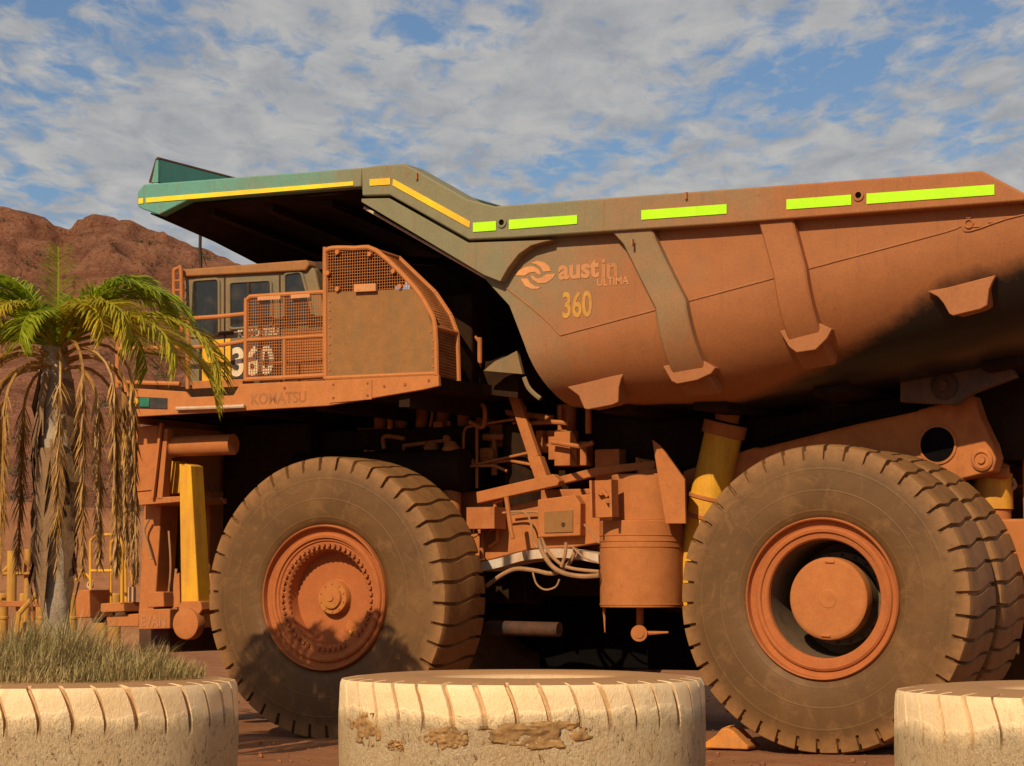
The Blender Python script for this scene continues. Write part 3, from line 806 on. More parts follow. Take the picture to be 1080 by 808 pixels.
# lettering
def text(body, px, py, height_px, mat, parent, y, name='lettering', bold=0., width_px=None, shear=0, depth=.004):
    c = bpy.data.curves.new(name, 'FONT'); c.body = body; c.size = 1; c.offset = bold; c.extrude = .02; c.shear = shear; c.resolution_u = 4
    o = bpy.data.objects.new(name, c); COL.objects.link(o)
    dg = bpy.context.evaluated_depsgraph_get(); me = bpy.data.meshes.new_from_object(o.evaluated_get(dg)); bpy.data.objects.remove(o)
    xs = [v.co.x for v in me.vertices]; ys = [v.co.y for v in me.vertices]
    p = P(px, py, y); p2 = P(px, py - height_px, y); h = p2[2] - p[2]
    sc = h / (max(ys) - min(ys)); sxx = sc
    if width_px: sxx = (P(px + width_px, py, y)[0] - p[0]) / (max(xs) - min(xs))
    x0, y0 = min(xs), min(ys)
    for v in me.vertices: v.co = Vector((p[0] + (v.co.x - x0) * sxx, y - (v.co.z + .02) * depth / .04, p[2] + (v.co.y - y0) * sc))
    me.materials.append(M[mat]); o = bpy.data.objects.new(name, me); COL.objects.link(o); o.parent = parent; return o
YT = YS - .003
text('aust', 589, 295.5, 19, 'letter_orange', tray, YT, bold=.035, width_px=43)
text('in', 634.5, 293.2, 20, 'letter_faint', tray, YT, bold=.03, width_px=17)
text('ULTIMA', 630, 302, 8.5, 'letter_orange', tray, YT, bold=.01, width_px=33)
text('360', 593.5, 336, 28, 'letter_yellow', tray, YT, bold=.02, width_px=31)
# round two-blade emblem
for pts in ([(65, 220), (95, 180), (150, 150), (210, 145), (255, 170), (275, 210), (262, 216), (225, 192), (185, 195), (140, 222)],
            [(190, 120), (245, 100), (305, 115), (345, 150), (355, 185), (295, 190), (270, 150), (235, 128)],
            [(395, 208), (370, 245), (320, 280), (255, 285), (210, 255), (190, 222), (202, 220), (235, 245), (280, 240), (320, 210)],
            [(108, 247), (165, 245), (190, 285), (230, 310), (275, 315), (250, 328), (200, 330), (150, 310)]):
    MB().prism(xz([(535 + a / 7.714, 262 + c / 7.714) for a, c in pts], YT), YT - .004, YT).build('emblem', 'letter_orange', tray)
b = MB()
for px, py in ((724, 206.5), (667, 256), (440, 186)):
    q = P(px, py, Y0 - .01); b.box(q[0] - .012, q[0] + .012, Y0 - .035 - (.10 if py < 0 else 0), Y0 + .01, q[2] - .04, q[2] + .04)
each(b, 'tie_lug', 'letter_dark', tray)
# small lifting shackle mark near the tail
p = Vector(P(1022, 236, YS)); MB().tube([(p.x + .045 * math.cos(a * .52), YS - .012, p.z + .045 * math.sin(a * .52)) for a in range(13)], .01, 6).box(p.x - .03, p.x + .03, YS - .02, YS - .002, p.z + .06, p.z + .075).build('lifting_eye', 'dusty2', tray)
b = MB()
for (a, c) in ((1047, 234), (1064, 229), (1029, 239)):
    p = P(a, c, YS); b.box(p[0] - .05, p[0] + .05, YS - .01, YS - .002, p[2] - .006, p[2] + .008)
each(b, 'weld_mark', 'dusty2', tray)

# ---- chassis
b = MB()
YFR = 2.3
fr = xz([(720, 497), (800, 470), (900, 446), (968, 432), (1026, 417), (1034, 441), (1047, 468), (1051, 482), (1047, 497), (1019, 504), (960, 520), (900, 560), (720, 575)], YFR)
rear = b.prism(fr, YFR, YFR + .30).prism(fr, WID - YFR - .3, WID - YFR).build('chassis', 'dusty2', T, .02)
p = P(989, 469, YFR)
MB().cyl((p[0], YFR - .012, p[2]), (p[0], YFR + .05, p[2]), .205, 40).build('chassis_opening', 'black', rear)
MB().lathe([(.235, .004), (.235, -.02), (.208, -.026), (.203, .004)], 40, (p[0], YFR, p[2])).build('opening_lip', 'dusty2', rear)
p = P(1036, 485, YFR)
MB().lathe([(.13, .0), (.13, -.03), (.10, -.05), (.085, -.05), (.08, -.03), (.05, -.03), (.045, -.06), (0, -.06)], 32, (p[0], YFR, p[2])).build('chassis_pin', 'dusty2', rear)
# long side members
b = MB()
for y in (YFR - .02, WID - YFR - .38):
    b.box(-9.6, -1.4, y, y + .4, 2.15, 3.05)
b.box(-9.9, -9.4, 1.6, 5.5, 2.0, 3.1).box(-5.4, -5.0, 2.6, 4.5, 2.2, 3.0).box(-2.0, -1.5, 2.6, 4.5, 2.2, 3.3)
each(b, 'side_member', 'dusty2', T, .02)
# flange under the side member, its sunlit look painted pale
fl = smooth_path([(x, 1.78, z) for x, _, z in pts_on([(511, 594), (530, 590), (560, 582), (600, 580), (634, 586)], 1.78)], 5)
b = MB()
for a, c in zip(fl, fl[1:]): b.ext([(a.x, 1.7, a.z - .10), (c.x, 1.7, c.z - .10), (c.x, 1.7, c.z + .015), (a.x, 1.7, a.z + .015)], (0, .62, 0))
b.build('flange', 'whiterail', T, weld=True)
b = MB().prism(xz([(500, 545), (560, 528), (630, 520), (634, 572), (600, 578), (560, 579), (511, 592)], 1.9), 1.9, 2.28)
b.build('frame_plate', 'dusty', T, .015)
# engine and drive line mass, enlarged and blackened to paint the shade here
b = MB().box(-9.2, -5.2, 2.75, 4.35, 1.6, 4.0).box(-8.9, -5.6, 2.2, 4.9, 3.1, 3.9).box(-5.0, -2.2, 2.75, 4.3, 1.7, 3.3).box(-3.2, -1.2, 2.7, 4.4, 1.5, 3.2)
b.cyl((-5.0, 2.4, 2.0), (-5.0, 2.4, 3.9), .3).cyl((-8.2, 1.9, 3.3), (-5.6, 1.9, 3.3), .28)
MB().box(-5.3, -1.4, 3.3, 4.38, .75, 1.75).build('belly_shade_block', 'black', T, .03)  # added black box, stands in for the deep shade under the truck
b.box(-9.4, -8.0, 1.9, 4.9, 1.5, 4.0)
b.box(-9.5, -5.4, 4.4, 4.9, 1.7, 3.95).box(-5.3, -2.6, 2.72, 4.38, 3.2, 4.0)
b.build('engine', 'grime_shade', T, .03)
MB().prism([(-3.3, 3.3), (1.5, 3.3), (1.9, 3.9), (1.9, 4.34), (.6, 4.17), (-1.5, 3.92), (-3.3, 3.92)], 2.66, 4.4).build('tray_shade_block', 'grime_shade', T, .02)  # added dark mass, fills the shaded space between tray and frame
MB().cyl((0, 2.1, HZ), (0, 5.0, HZ), .62, 40).cyl((0, 1.0, HZ), (0, 6.1, HZ), .5, 40).box(-1.1, .4, 2.7, 4.4, 1.15, 2.2).build('axle_housing', 'grime_shade', T, .02)
MB().cyl((XF, .4, HZ), (XF, 2.4, HZ), .28).cyl((XF, 4.7, HZ), (XF, 6.7, HZ), .28).cyl((XF, 1.0, HZ - .25), (XF, 6.1, HZ - .25), .14).build('front_axle', 'grime_shade', T)
b = MB().cyl(P(515, 662, 1.6), P(590, 664, 1.6), .09).cyl(P(480, 662, 1.6), P(517, 662, 1.6), .07); b.build('steering_rod', 'dark', T)
# front suspension struts behind the front wheel
for px in (455, 476):
    y = 1.9 if px > 460 else 2.1
    t0, t1 = P(px, 472, y), P(px + 1, 545, y)
    k = MB().cyl(t1, t0, .12 if px > 460 else .10).cyl(t0, (t0[0], t0[1], t0[2] + .08), .115, 24, .05)
    k.build('suspension_strut', 'dusty2', T)
# pipes, filters and brackets crowding the shade under the deck and tray
rnd = random.Random(41)
b = MB()
for k in range(26):
    px = rnd.choice((rnd.uniform(385, 545), rnd.uniform(400, 700))); py = rnd.uniform(432, 500); y = rnd.uniform(1.9, 2.5); pp = [(px, py)]
    for q in range(rnd.randint(2, 4)):
        if rnd.random() < .5: px += rnd.uniform(-45, 45); py += rnd.uniform(-6, 6)
        else: py += rnd.uniform(-28, 34)
        pp.append((min(705, max(370, px)), min(520, max(428, py))))
    pts = pts_on(pp, y); b.tube(smooth_path(pts, 5) if rnd.random() < .6 else pts, rnd.choice((.02, .03, .045)), 8)
each(b, 'pipe', 'dusty2', T)
b = MB()
for k in range(16):
    px, py = rnd.uniform(385, 690), rnd.uniform(436, 495); y = rnd.uniform(2.1, 2.6); x, _, z = P(px, py, y); w_, h_ = rnd.uniform(.06, .22), rnd.uniform(.06, .25)
    if rnd.random() < .5: b.box(x - w_, x + w_, y, y + .2, z - h_, z + h_)
    else: b.cyl((x, y + .1, z - h_), (x, y + .1, z + h_), w_ * .6, 20)
each(b, 'bracket', 'dusty2', T, .01)
b = MB()
for k in range(5):
    x, _, z = P(395 + 22 * k, 455, 2.3); b.cyl((x, 2.45, z - .3), (x, 2.45, z + .3), .085, 20).cyl((x, 2.45, z + .28), (x, 2.45, z + .36), .05, 16)
each(b, 'filter', 'dusty2', T, .008)
# tray pivot bracket
br = xz([(949, 393), (949, 424), (1006, 427), (1026, 414), (1071, 397), (1062, 380), (1046, 368), (1000, 372)], 1.95)
o = MB().prism(br, 1.95, 2.12).build('pivot_bracket', 'bracket', tray, .015)
p = P(996.5, 407, 1.95); MB().lathe([(.16, .01), (.16, -.03), (.12, -.05), (.07, -.05), (.06, -.09), (0, -.09)], 28, (p[0], 1.95, p[2])).build('pivot_pin', 'dark', o)
# black strip between tray and chassis
MB().prism(xz([(790, 470), (840, 452), (960, 428), (966, 433), (900, 447), (800, 472)], 2.2), 2.2, 2.75).build('tray_strip', 'black', T)
# hoist cylinder, yellow, leaning
a, c = Vector(P(763, 458, 2.2)), Vector(P(722, 640, 2.2))
ax = (c - a).normalized()
o = MB().cyl(a, c, .235, 32).build('hoist_cylinder', 'yellow', T)
_c = MB().cyl(a + ax * .02 - ax * .16, a + ax * .02, .27, 32).cyl(a - ax * .3, a - ax * .16, .15, 24).cyl(a + ax * .78, a + ax * .83, .25, 32).cyl(a + ax * 1.02, a + ax * 1.07, .25, 32)
each(_c, 'cylinder_collar', 'dusty2', o, .008)
# rear suspension cylinder
a = Vector(P(1047, 500, 2.9)); o = MB().cyl(a, a - Vector((0, 0, .42)), .235, 32).build('rear_suspension', 'yellow', T)
MB().cyl(a + Vector((.1, 0, .16)), a, .13, 20).cyl(a - Vector((0, 0, .43)), a - Vector((0, 0, 1.6)), .21, 28).cyl(a + Vector((-.25, -.2, .0)), a + Vector((.25, -.2, .0)), .07).build('suspension_rod', 'dusty', o)
MB().box(.9, 2.0, 2.5, 4.6, 1.4, 2.6).box(1.35, 1.9, 2.9, 4.2, 2.4, 3.9).build('rear_crossmember', 'dusty2', T, .03)
MB().prism(xz([(1030, 445), (1020, 405), (1062, 395), (1066, 420), (1062, 440), (1068, 470), (1060, 500), (1040, 500)], 3.4), 3.4, 3.7).build('rear_bracket', 'dark', T)
b = MB()
for k, pp in enumerate(([(1064, 430), (1071, 441), (1073, 455), (1067, 466), (1060, 470)], [(1040, 448), (1047, 462), (1052, 480), (1054, 500)], [(1036, 446), (1046, 468), (1050, 492)], [(1068, 505), (1071, 512), (1067, 516)])):
    b.tube(smooth_path(pts_on(pp, 2.75 + .05 * k), 4), .025, 6)
each(b, 'hose', 'hose', T)

# hydraulic tank
YB = 1.35
_a, _c = P(631, 560, YB + .35)[0], P(711, 560, YB + .35)[0]; tx = .5 * (_a + _c); rt = .5 * (_c - _a); ty = YB + rt
zt0, zt1, zt2 = P(670, 641, YB + .2)[2], P(670, 549, YB + .2)[2], P(670, 500, YB + .2)[2]
tank = MB().cyl((tx, ty, zt0), (tx, ty, zt1), rt, 56).build('hydraulic_tank', 'dusty', T, .012)
MB().cyl((tx + .08, ty + .03, zt1 - .005), (tx + .08, ty + .03, zt2), rt * .88, 48).cyl((tx + .15, ty, zt2 - .01), (tx + .15, ty, zt2 + .07), .18, 24).build('tank_neck', 'dusty', tank, .012)
bb = MB()
for z in (zt0 + .73, zt0 + .80, zt0 + .87, zt0 + .03):
    vs = []
    n_ = 56
    for i in range(n_):
        aa = 2 * math.pi * i / n_
        vs += [(tx + (rt + q) * math.cos(aa), ty + (rt + q) * math.sin(aa), z + dz) for q, dz in ((-.01, 0), (.008, .003), (.008, .014), (-.01, .017))]
    bb.add(vs, [(i * 4 + j, i * 4 + (j + 1) % 4, ((i + 1) % n_) * 4 + (j + 1) % 4, ((i + 1) % n_) * 4 + j) for i in range(n_) for j in range(4)])
each(bb, 'tank_band', 'dusty', tank)
DB = .75
q = xz([(625, 507), (648, 506), (649, 545), (626, 546)], .42 + DB)
o = MB().prism(q, .42 + DB, .52 + DB).prism([q[0], ((q[0][0] + .03), q[0][1]), (q[3][0] + .03, q[3][1]), q[3]], .33 + DB, .42 + DB).prism([(q[1][0] - .03, q[1][1]), q[1], q[2], (q[2][0] - .03, q[2][1])], .33 + DB, .42 + DB).build('valve_bracket', 'dusty', tank)
MB().cyl(P(634, 518, .35 + DB), P(634, 518, .43 + DB), .05).cyl(P(641, 528, .35 + DB), P(641, 528, .43 + DB), .03).tube(pts_on([(634, 516), (641, 524)], .37 + DB), .022).build('valve', 'dusty2', tank)
MB().cyl(P(675, 641, 1.0 + DB), P(675, 662, 1.0 + DB), .045).cyl(P(674, 668, .9 + DB), P(674, 668, 1.15 + DB), .10).cyl(P(674, 668, .89 + DB), P(674, 668, .91 + DB), .06).tube(pts_on([(680, 668), (705, 667)], 1.0 + DB), [.03, .012]).build('drain_valve', 'dusty2', tank)
MB().tube(pts_on([(637, 641), (638, 667)], 1.0 + DB), [.02, .006]).build('drain_pipe', 'dusty2', tank)
# plate beside tank
MB().prism(xz([(688, 464), (696, 470), (722, 506), (723, 552), (702, 552)], .75 + DB), .75 + DB, .79 + DB).build('mud_guard', 'dusty', T)
# equipment box, with lid plate
q = xz([(567, 527), (606, 522), (612, 531), (612, 565), (567, 567)], 1.0 + DB)
o = MB().prism(q, 1.0 + DB, 1.45 + DB).build('equipment_box', 'dusty', T, .012)
MB().prism(xz([(574, 540), (604, 538), (604, 561), (574, 562)], .985 + DB), .985 + DB, .998 + DB).build('box_cover', 'plate', o)
MB().cyl(P(594, 553, .97 + DB), P(594, 553, .99 + DB), .025).build('box_latch', 'dark', o)
# sloping walkway beam and post
MB().prism(xz([(502, 519), (583, 500), (590, 507), (588, 512), (503, 531)], .9 + DB), .9 + DB, 1.05 + DB).build('walkway_beam', 'dusty', T, .01)
MB().prism(xz([(556, 482), (569, 481), (577, 503), (564, 506)], 1.06 + DB), 1.06 + DB, 1.2 + DB).build('walkway_post', 'dusty', T, .01)
MB().prism(xz([(536, 419), (546, 417), (568, 481), (557, 483)], 1.08 + DB), 1.08 + DB, 1.18 + DB).build('walkway_strut', 'dusty2', T, .01)
MB().prism(xz([(588, 503), (632, 492), (690, 486), (690, 494), (632, 501), (590, 511)], 1.1 + DB), 1.1 + DB, 1.2 + DB).build('walkway_rail', 'dusty2', T, .01)
b = MB().tube(smooth_path(pts_on([(543, 442), (500, 449), (491, 452), (489, 462), (489, 483), (492, 490), (500, 490), (560, 477)], 1.3 + DB), 4), .018, 6)
b.tube(pts_on([(503, 448), (503, 515)], 1.3 + DB), .02, 6); b.build('handrail', 'dusty2', T)
# pipes, hoses and cables between the wheels
b = MB()
for pp, y, r in (([(568, 568), (572, 582), (582, 597), (596, 605), (615, 608), (632, 607)], .95, .030), ([(571, 568), (577, 580), (590, 594), (605, 600), (632, 603)], 1.0, .022),
                 ([(513, 618), (530, 606), (545, 600), (565, 602), (580, 605), (592, 602), (603, 590), (607, 578)], 1.1, .028), ([(562, 604), (566, 616), (575, 622), (586, 619), (590, 611)], 1.05, .012),
                 ([(597, 572), (596, 585), (592, 598)], .95, .022), ([(530, 541), (552, 540), (560, 552), (562, 570), (567, 578)], 1.2, .014), ([(540, 542), (566, 540), (572, 548)], 1.3, .014),
                 ([(616, 553), (624, 563), (632, 573)], 1.0, .012), ([(602, 575), (616, 588), (632, 594)], 1.0, .012)):
    b.tube(smooth_path(pts_on(pp, y + .5), 5), r, 8)
each(b, 'hose', 'hose', T)
b = MB()
for pp, y, r in (([(534, 524), (539, 560), (541, 568)], .95, .03), ([(497, 545), (520, 541), (524, 541), (524, 570), (515, 576)], 1.5, .03), ([(515, 560), (523, 558)], 1.5, .02), ([(498, 566), (508, 563), (508, 590)], 1.5, .03),
                 ([(522, 545), (522, 530), (530, 527)], 1.4, .025)):
    b.tube(pts_on(pp, y + .35), r, 8)
q = P(503, 545, 1.5); b.box(q[0] - .15, q[0] + .25, 1.5, 1.8, q[2] - .15, q[2] + .12)
each(b, 'pipe', 'dusty2', T)

# ---- deck
def zline(px, py, y=.1): return P(px, py, y)[2]
fas = xz([(133, 409), (195, 413), (200, 419), (246, 417), (253, 405), (345, 401), (462, 395), (463, 407), (446, 411), (345, 428), (252, 433.5), (135, 440)], .1)
deck = MB().prism(fas, .1, .16).build('deck', 'deckpaint', T, .008)
zd = 4.37
MB().box(-9.75, -5.02, .165, 6.95, 4.22, 4.345).prism([(-9.7, 4.05), (-5.05, 4.22), (-5.05, 4.21), (-9.7, 4.03)], .17, 6.9).build('deck_plate', 'grime_shade', deck)
MB().prism([(p[0], p[1]) for p in fas], 6.95, 7.0).build('fascia', 'deckpaint', deck)
MB().box(-9.8, -9.7, .17, 6.94, 3.95, 4.5).build('front_fascia', 'deckpaint', deck)
for x in (-9.2, -8.0, -6.8, -5.6): MB().box(x, x + .15, .2, 6.9, 4.0, 4.21).build('deck_beam', 'grime_shade', deck)
MB().prism(xz([(347, 402), (392, 400.5), (392, 421), (347, 425)], .088), .088, .097).build('fascia_panel', 'deckpaint', deck)
text('KOMATSU', 265, 427, 12, 'letter_dark', deck, .0985, bold=.02, width_px=58, depth=.001)
b = MB()
for px, py in ((352, 406), (388, 404.5), (352, 420), (388, 417.5), (405, 407), (427, 405.5), (452, 401), (300, 409), (230, 421)):
    q = P(px, py, .095); b.cyl((q[0], .088, q[2]), (q[0], .1, q[2]), .018, 8)
each(b, 'fascia_bolt', 'bolt', deck)
# marker lights in the fascia end
MB().prism(xz([(134, 418), (176, 420), (176, 431), (134, 430)], .085), .085, .097).build('light_panel', 'panel_black', deck)
p = P(141, 424.5, .08); MB().lathe([(.075, .01), (.07, -.015), (.05, -.03), (0, -.035)], 24, (p[0], .08, p[2])).build('marker_light', 'yellow_strip', deck)
mg = plain('green lens', (.03, .16, .10), .3)
MB().prism(xz([(147, 419.5), (157, 419.8), (157, 429.3), (147, 429)], .07), .07, .084).build('marker_lens', mg, deck, .006)
MB().tube(pts_on([(186, 431), (220, 430), (258, 428.5)], .06), .025, 8).build('marker_tube', 'whiterail', deck)
# step box under the cab door
MB().prism(xz([(202, 402), (256, 400), (255, 409), (246, 416.5), (203, 418)], .25), .25, .9).build('step', 'dusty', deck, .01)

# ---- cab
YC = .5
cabp = xz([(194, 291), (331, 282), (345, 345), (346, 402), (194, 408)], YC)
cab = MB().prism(cabp, YC, 2.5).build('cab', 'cabgrey', T, .03)
roofp = xz([(192, 284), (323, 274), (326, 279), (322, 285.5), (192, 292)], YC - .06)
MB().prism(roofp, YC - .06, 2.6).build('roof', 'roof', cab, .02)
rp = xz([(320, 276), (345, 276), (347, 283), (320, 286)], YC + .1); MB().prism(rp, YC + .1, 2.5).build('roof_hood', 'dark', cab)
def rrect(px):
    """rounded outline from corner pixels, on the cab side"""
    pts = [Vector((a, c)) for a, c in px]; out = []
    for i, p in enumerate(pts):
        a = pts[i - 1]; c = pts[(i + 1) % len(pts)]
        p0 = p + (a - p).normalized() * 4; p1 = p + (c - p).normalized() * 4
        for t in (0, .33, .67, 1): out.append(tuple((p0 * (1 - t) ** 2 + p * 2 * t * (1 - t) + p1 * t * t)))
    return out
for px in ([(203, 296), (231, 294), (231.5, 353), (200, 355.5)], [(242, 298), (286, 295.5), (287, 344), (242, 347)], [(300, 289), (318, 286.5), (332, 340), (300, 343)]):
    o = MB().prism(xz(rrect(px), YC - .006), YC - .006, YC + .01).build('window', 'glass', cab)
    out = pts_on(rrect(px), YC - .012); MB().tube(out + [out[0], out[1]], .02, 6).build('window_frame', 'cabgrey', o)
MB().tube(pts_on([(262, 297), (262.5, 345)], YC - .015), .018, 6).build('window_bar', 'dark', cab)
_c = MB().tube(pts_on([(295, 290), (296, 400)], YC - .004), .012, 6).tube(pts_on([(237, 292), (237, 404)], YC - .004), .012, 6)
each(_c, 'door_seam', 'dark', cab)
# rear window of cab (faces back)
xr = P(338, 315, YC)[0] + .0
MB().prism(xz([(213, 360), (243, 357), (243, 404), (213, 406)], YC - .008), YC - .008, YC - .001).build('door_panel', 'cabyellow', cab)
MB().prism(xz([(298, 350), (344, 347), (345, 400), (298, 403)], YC - .008), YC - .008, YC - .001).build('side_panel', 'dusty', cab)
MB().prism(xz([(243.5, 361.5), (293, 358.5), (293, 396.5), (243.5, 399)], YC - .02), YC - .02, YC - .009).build('number_panel', 'panel_black', cab)
text('360', 244.5, 397.5, 31.5, 'letter_white', cab, YC - .022, bold=.03, width_px=44)
text('KOMATSU', 251, 356, 8.5, 'letter_white', cab, YC - .006, bold=.045, width_px=43)
p = P(240, 351, YC); MB().box(p[0] - .12, p[0] + .10, YC - .03, YC - .002, p[2] - .025, p[2] + .025).build('door_handle', 'dark', cab, .01)
# ladder frame in front of the cab
b = MB()
ppts = pts_on([(184, 350), (183.5, 290), (184.5, 285), (188, 283), (191, 287), (192, 350)], .35)
b.tube(smooth_path(ppts, 4), .026, 8)
for y in (296, 306, 316, 326, 336): b.tube(pts_on([(184, y), (191.5, y)], .35), .014, 6)
b.build('ladder', 'dusty', T)
MB().tube([W_ for W_ in pts_on([(212, 284), (211, 262), (211.5, 238)], 1.6)], .022, 8).tube(pts_on([(211.5, 262), (218, 281)], 1.6), .006, 5).build('antenna', 'antenna', cab)
# handrails along the deck edge
b = MB()
b.tube(pts_on([(199, 336), (230, 334), (259, 331)], .2), .028, 8).tube(pts_on([(190, 367), (230, 364.5), (259, 359.5)], .2), .026, 8).tube(pts_on([(124, 368), (190, 366.5)], .2), .026, 8)
b.tube(pts_on([(170, 320.5), (190, 320)], .5), .026, 8).tube(pts_on([(124, 352), (124, 409)], .2), .03, 8).tube(pts_on([(199, 336), (198, 412)], .2), .026, 8).tube(pts_on([(124, 403), (190, 405)], .2), .03, 8)
each(b, 'handrail', 'deckpaint', T)
b = MB()
for z in (4.9, 5.4): b.tube([(-9.7, .4, z), (-9.7, 6.8, z)], .026, 8).tube([(-9.7, 6.9, z), (-5.1, 6.9, z)], .026, 8)
for x, y in ((-9.7, 2), (-9.7, 4), (-9.7, 6.8), (-8, 6.9), (-6.5, 6.9), (-5.1, 6.9)): b.tube([(x, y, 4.34), (x, y, 5.4)], .026, 8)
each(b, 'handrail', 'deckpaint', T)

# mesh screens
def wires(poly, y, step, r, parent):
    """square wire mesh clipped to a convex outline in the x-z plane"""
    b = MB(); xs = [p[0] for p in poly]; zs = [p[1] for p in poly]
    def cut(axis, val):
        hits = []
        for i in range(len(poly)):
            a, c = poly[i], poly[(i + 1) % len(poly)]
            if (a[axis] - val) * (c[axis] - val) < 0:
                t = (val - a[axis]) / (c[axis] - a[axis]); hits.append(a[1 - axis] + t * (c[1 - axis] - a[1 - axis]))
        return (min(hits), max(hits)) if len(hits) >= 2 else None
    v = min(xs) + step
    while v < max(xs):
        h = cut(0, v)
        if h: b.tube([(v, y, h[0]), (v, y, h[1])], r, 4)
        v += step
    v = min(zs) + step
    while v < max(zs):
        h = cut(1, v)
        if h: b.tube([(h[0], y + .004, v), (h[1], y + .004, v)], r, 4)
        v += step
    return b.build('wire_mesh', 'mesh', parent)
YM = .12
p1 = [(259, 402), (259.5, 322), (260.5, 316.5), (264, 313.5), (270, 312.5), (343, 308)]
o = MB().tube(smooth_path(pts_on(p1, YM), 3), .028, 8).tube(pts_on([(260, 359), (343, 354)], YM), .022, 8).tube(pts_on([(300, 357), (300, 401)], YM), .02, 8).tube(pts_on([(259, 400.5), (343, 396)], YM), .03, 8).tube(pts_on([(284, 383), (339, 379)], YM + .1), .014, 6).build('mesh_screen', 'deckpaint', T)
wires(xz([(260, 401), (260, 314), (343, 308.5), (343, 397)], YM), YM, .036, .0042, o)
b = MB()
for (a, c, w_) in ((272, 313, 24), (307, 311, 20)):
    q = xz([(a, c), (a + w_, c - 1.4), (a + w_, c + 2.6), (a, c + 4)], YM - .05); b.prism(q, YM - .06, YM - .045)
each(b, 'mesh_clip', 'letter_orange', o)
front = [(343.5, 400), (343, 272), (344.5, 265.5), (350, 262), (374, 262), (397, 264.5), (436, 302), (452, 326), (459, 345), (460.5, 396)]
o = MB().tube(smooth_path(pts_on(front, YM), 3), .032, 8).tube(pts_on([(343.5, 399), (460.5, 394)], YM), .03, 8).build('mesh_screen', 'deckpaint', T)
wires(xz([(343.5, 312), (343.5, 268), (350, 262), (397, 264.5), (437, 304)], YM), YM, .036, .0042, o)
pl = xz([(346, 309.5), (437, 304.5), (451, 326), (457.5, 346), (459, 394), (346, 399)], YM + .01)
so = MB().prism(pl, YM - .012, YM + .012).build('screen_plate', 'plate', o, .004)
b = MB()
for i in range(9):
    q = P(347.5, 318 + 9 * i, YM - .02); b.cyl((q[0], YM - .022, q[2]), (q[0], YM - .01, q[2]), .014, 8)
    if i < 5: q = P(456.5 - (3 if i == 0 else 0), 350 + 9 * i, YM - .02); b.cyl((q[0], YM - .022, q[2]), (q[0], YM - .01, q[2]), .014, 8)
each(b, 'plate_bolt', 'dusty2', so)
q = xz([(374, 300), (397, 299), (397, 307), (374, 308)], YM - .05); MB().prism(q, YM - .07, YM - .015).build('screen_latch', 'letter_orange', o)
# clamps on the frame
b = MB()
for a, c in ((356, 266), (390, 268), (346, 288), (415, 286), (356, 305), (422, 302)):
    q = P(a, c, YM - .03); b.cyl((q[0], YM - .05, q[2]), (q[0], YM + .0, q[2]), .03, 8)
each(b, 'screen_clamp', 'deckpaint', o)
# return panel of mesh going inboard behind the sloping edge
edge = [(p[0], p[2]) for p in pts_on([(397, 264.5), (436, 302), (452, 326), (459, 345), (460.5, 396)], YM)]
b = MB(); fr_ = MB(); DY = .5
for (a, c) in zip(edge, edge[1:]):
    L = math.hypot(c[0] - a[0], c[1] - a[1]); k = max(1, int(L / .036))
    for i in range(k):
        t = i / k; x, z = a[0] + (c[0] - a[0]) * t, a[1] + (c[1] - a[1]) * t; b.tube([(x, YM, z), (x + .02, YM + DY, z - .03)], .0042, 4)
    for i in range(1, 18): y = YM + DY * i / 18; b.tube([(a[0] + .004, y, a[1] - .03 * i / 18), (c[0] + .004, y, c[1] - .03 * i / 18)], .0042, 4)
    fr_.tube([(a[0] + .02, YM + DY, a[1] - .03), (c[0] + .02, YM + DY, c[1] - .03)], .035, 8)
fr_.tube([(edge[-2][0], YM, edge[-2][1]), (edge[-2][0] + .02, YM + DY, edge[-2][1] - .03)], .03, 8).tube([(edge[0][0], YM, edge[0][1]), (edge[0][0] + .02, YM + DY, edge[0][1] - .03)], .03, 8)
r_ = fr_.build('return_screen', 'deckpaint', T); b.build('wire_mesh', 'mesh', r_)
# rails on the deck behind the screens
b = MB().tube(pts_on([(481, 352), (502, 356), (505, 360)], 1.4), .022, 8).tube(pts_on([(506, 356), (506, 383)], 1.4), .03, 8).tube(pts_on([(486, 370), (498, 385)], 1.4), .02, 8).tube(pts_on([(488, 318), (506, 356)], 1.6), .02, 8)
b.build('handrail', 'dusty2', T)
MB().prism(xz([(462, 398), (482, 387), (520, 380), (548, 368), (546, 420), (464, 409)], 1.5), 1.5, 2.2).build('deck_bracket', 'grime_shade', deck)
# electrical cabinets on the far half of the deck
MB().box(-7.3, -4.75, 3.3, 6.5, 4.36, 6.2).build('cabinet', 'grime_shade', T, .03)
MB().box(-6.9, -5.2, 1.3, 3.2, 4.36, 5.5).build('cabinet', 'grime_shade', T, .03)

# ---- front end under the deck
YFN = .55
MB().prism(xz([(138, 451), (167, 448), (165, 526), (138, 528)], YFN), YFN, 2.6).build('front_housing', 'dusty', T, .015)
MB().prism(xz([(139, 495), (162, 493), (161, 517), (139, 519)], YFN - .02), YFN - .02, YFN - .004).build('housing_cover', 'dusty', T, .01)
MB().prism(xz([(168, 446), (170.5, 446), (161.5, 526), (158.5, 526)], YFN - .08), YFN - .08, YFN - .03).prism(xz([(173, 452), (177, 452), (171, 526), (165, 526)], YFN - .03), YFN - .03, YFN + .12).build('housing_post', 'dusty', T, .006)
MB().prism(xz([(174, 486), (189, 486), (190, 520), (172, 522)], YFN + .3), YFN + .3, YFN + .5).build('yellow_plate', 'yellow', T, .01)
MB().prism(xz([(145, 526), (194, 523), (194, 529), (146, 533)], YFN - .02), YFN - .02, 1.5).build('housing_shelf', 'dusty2', T, .008)
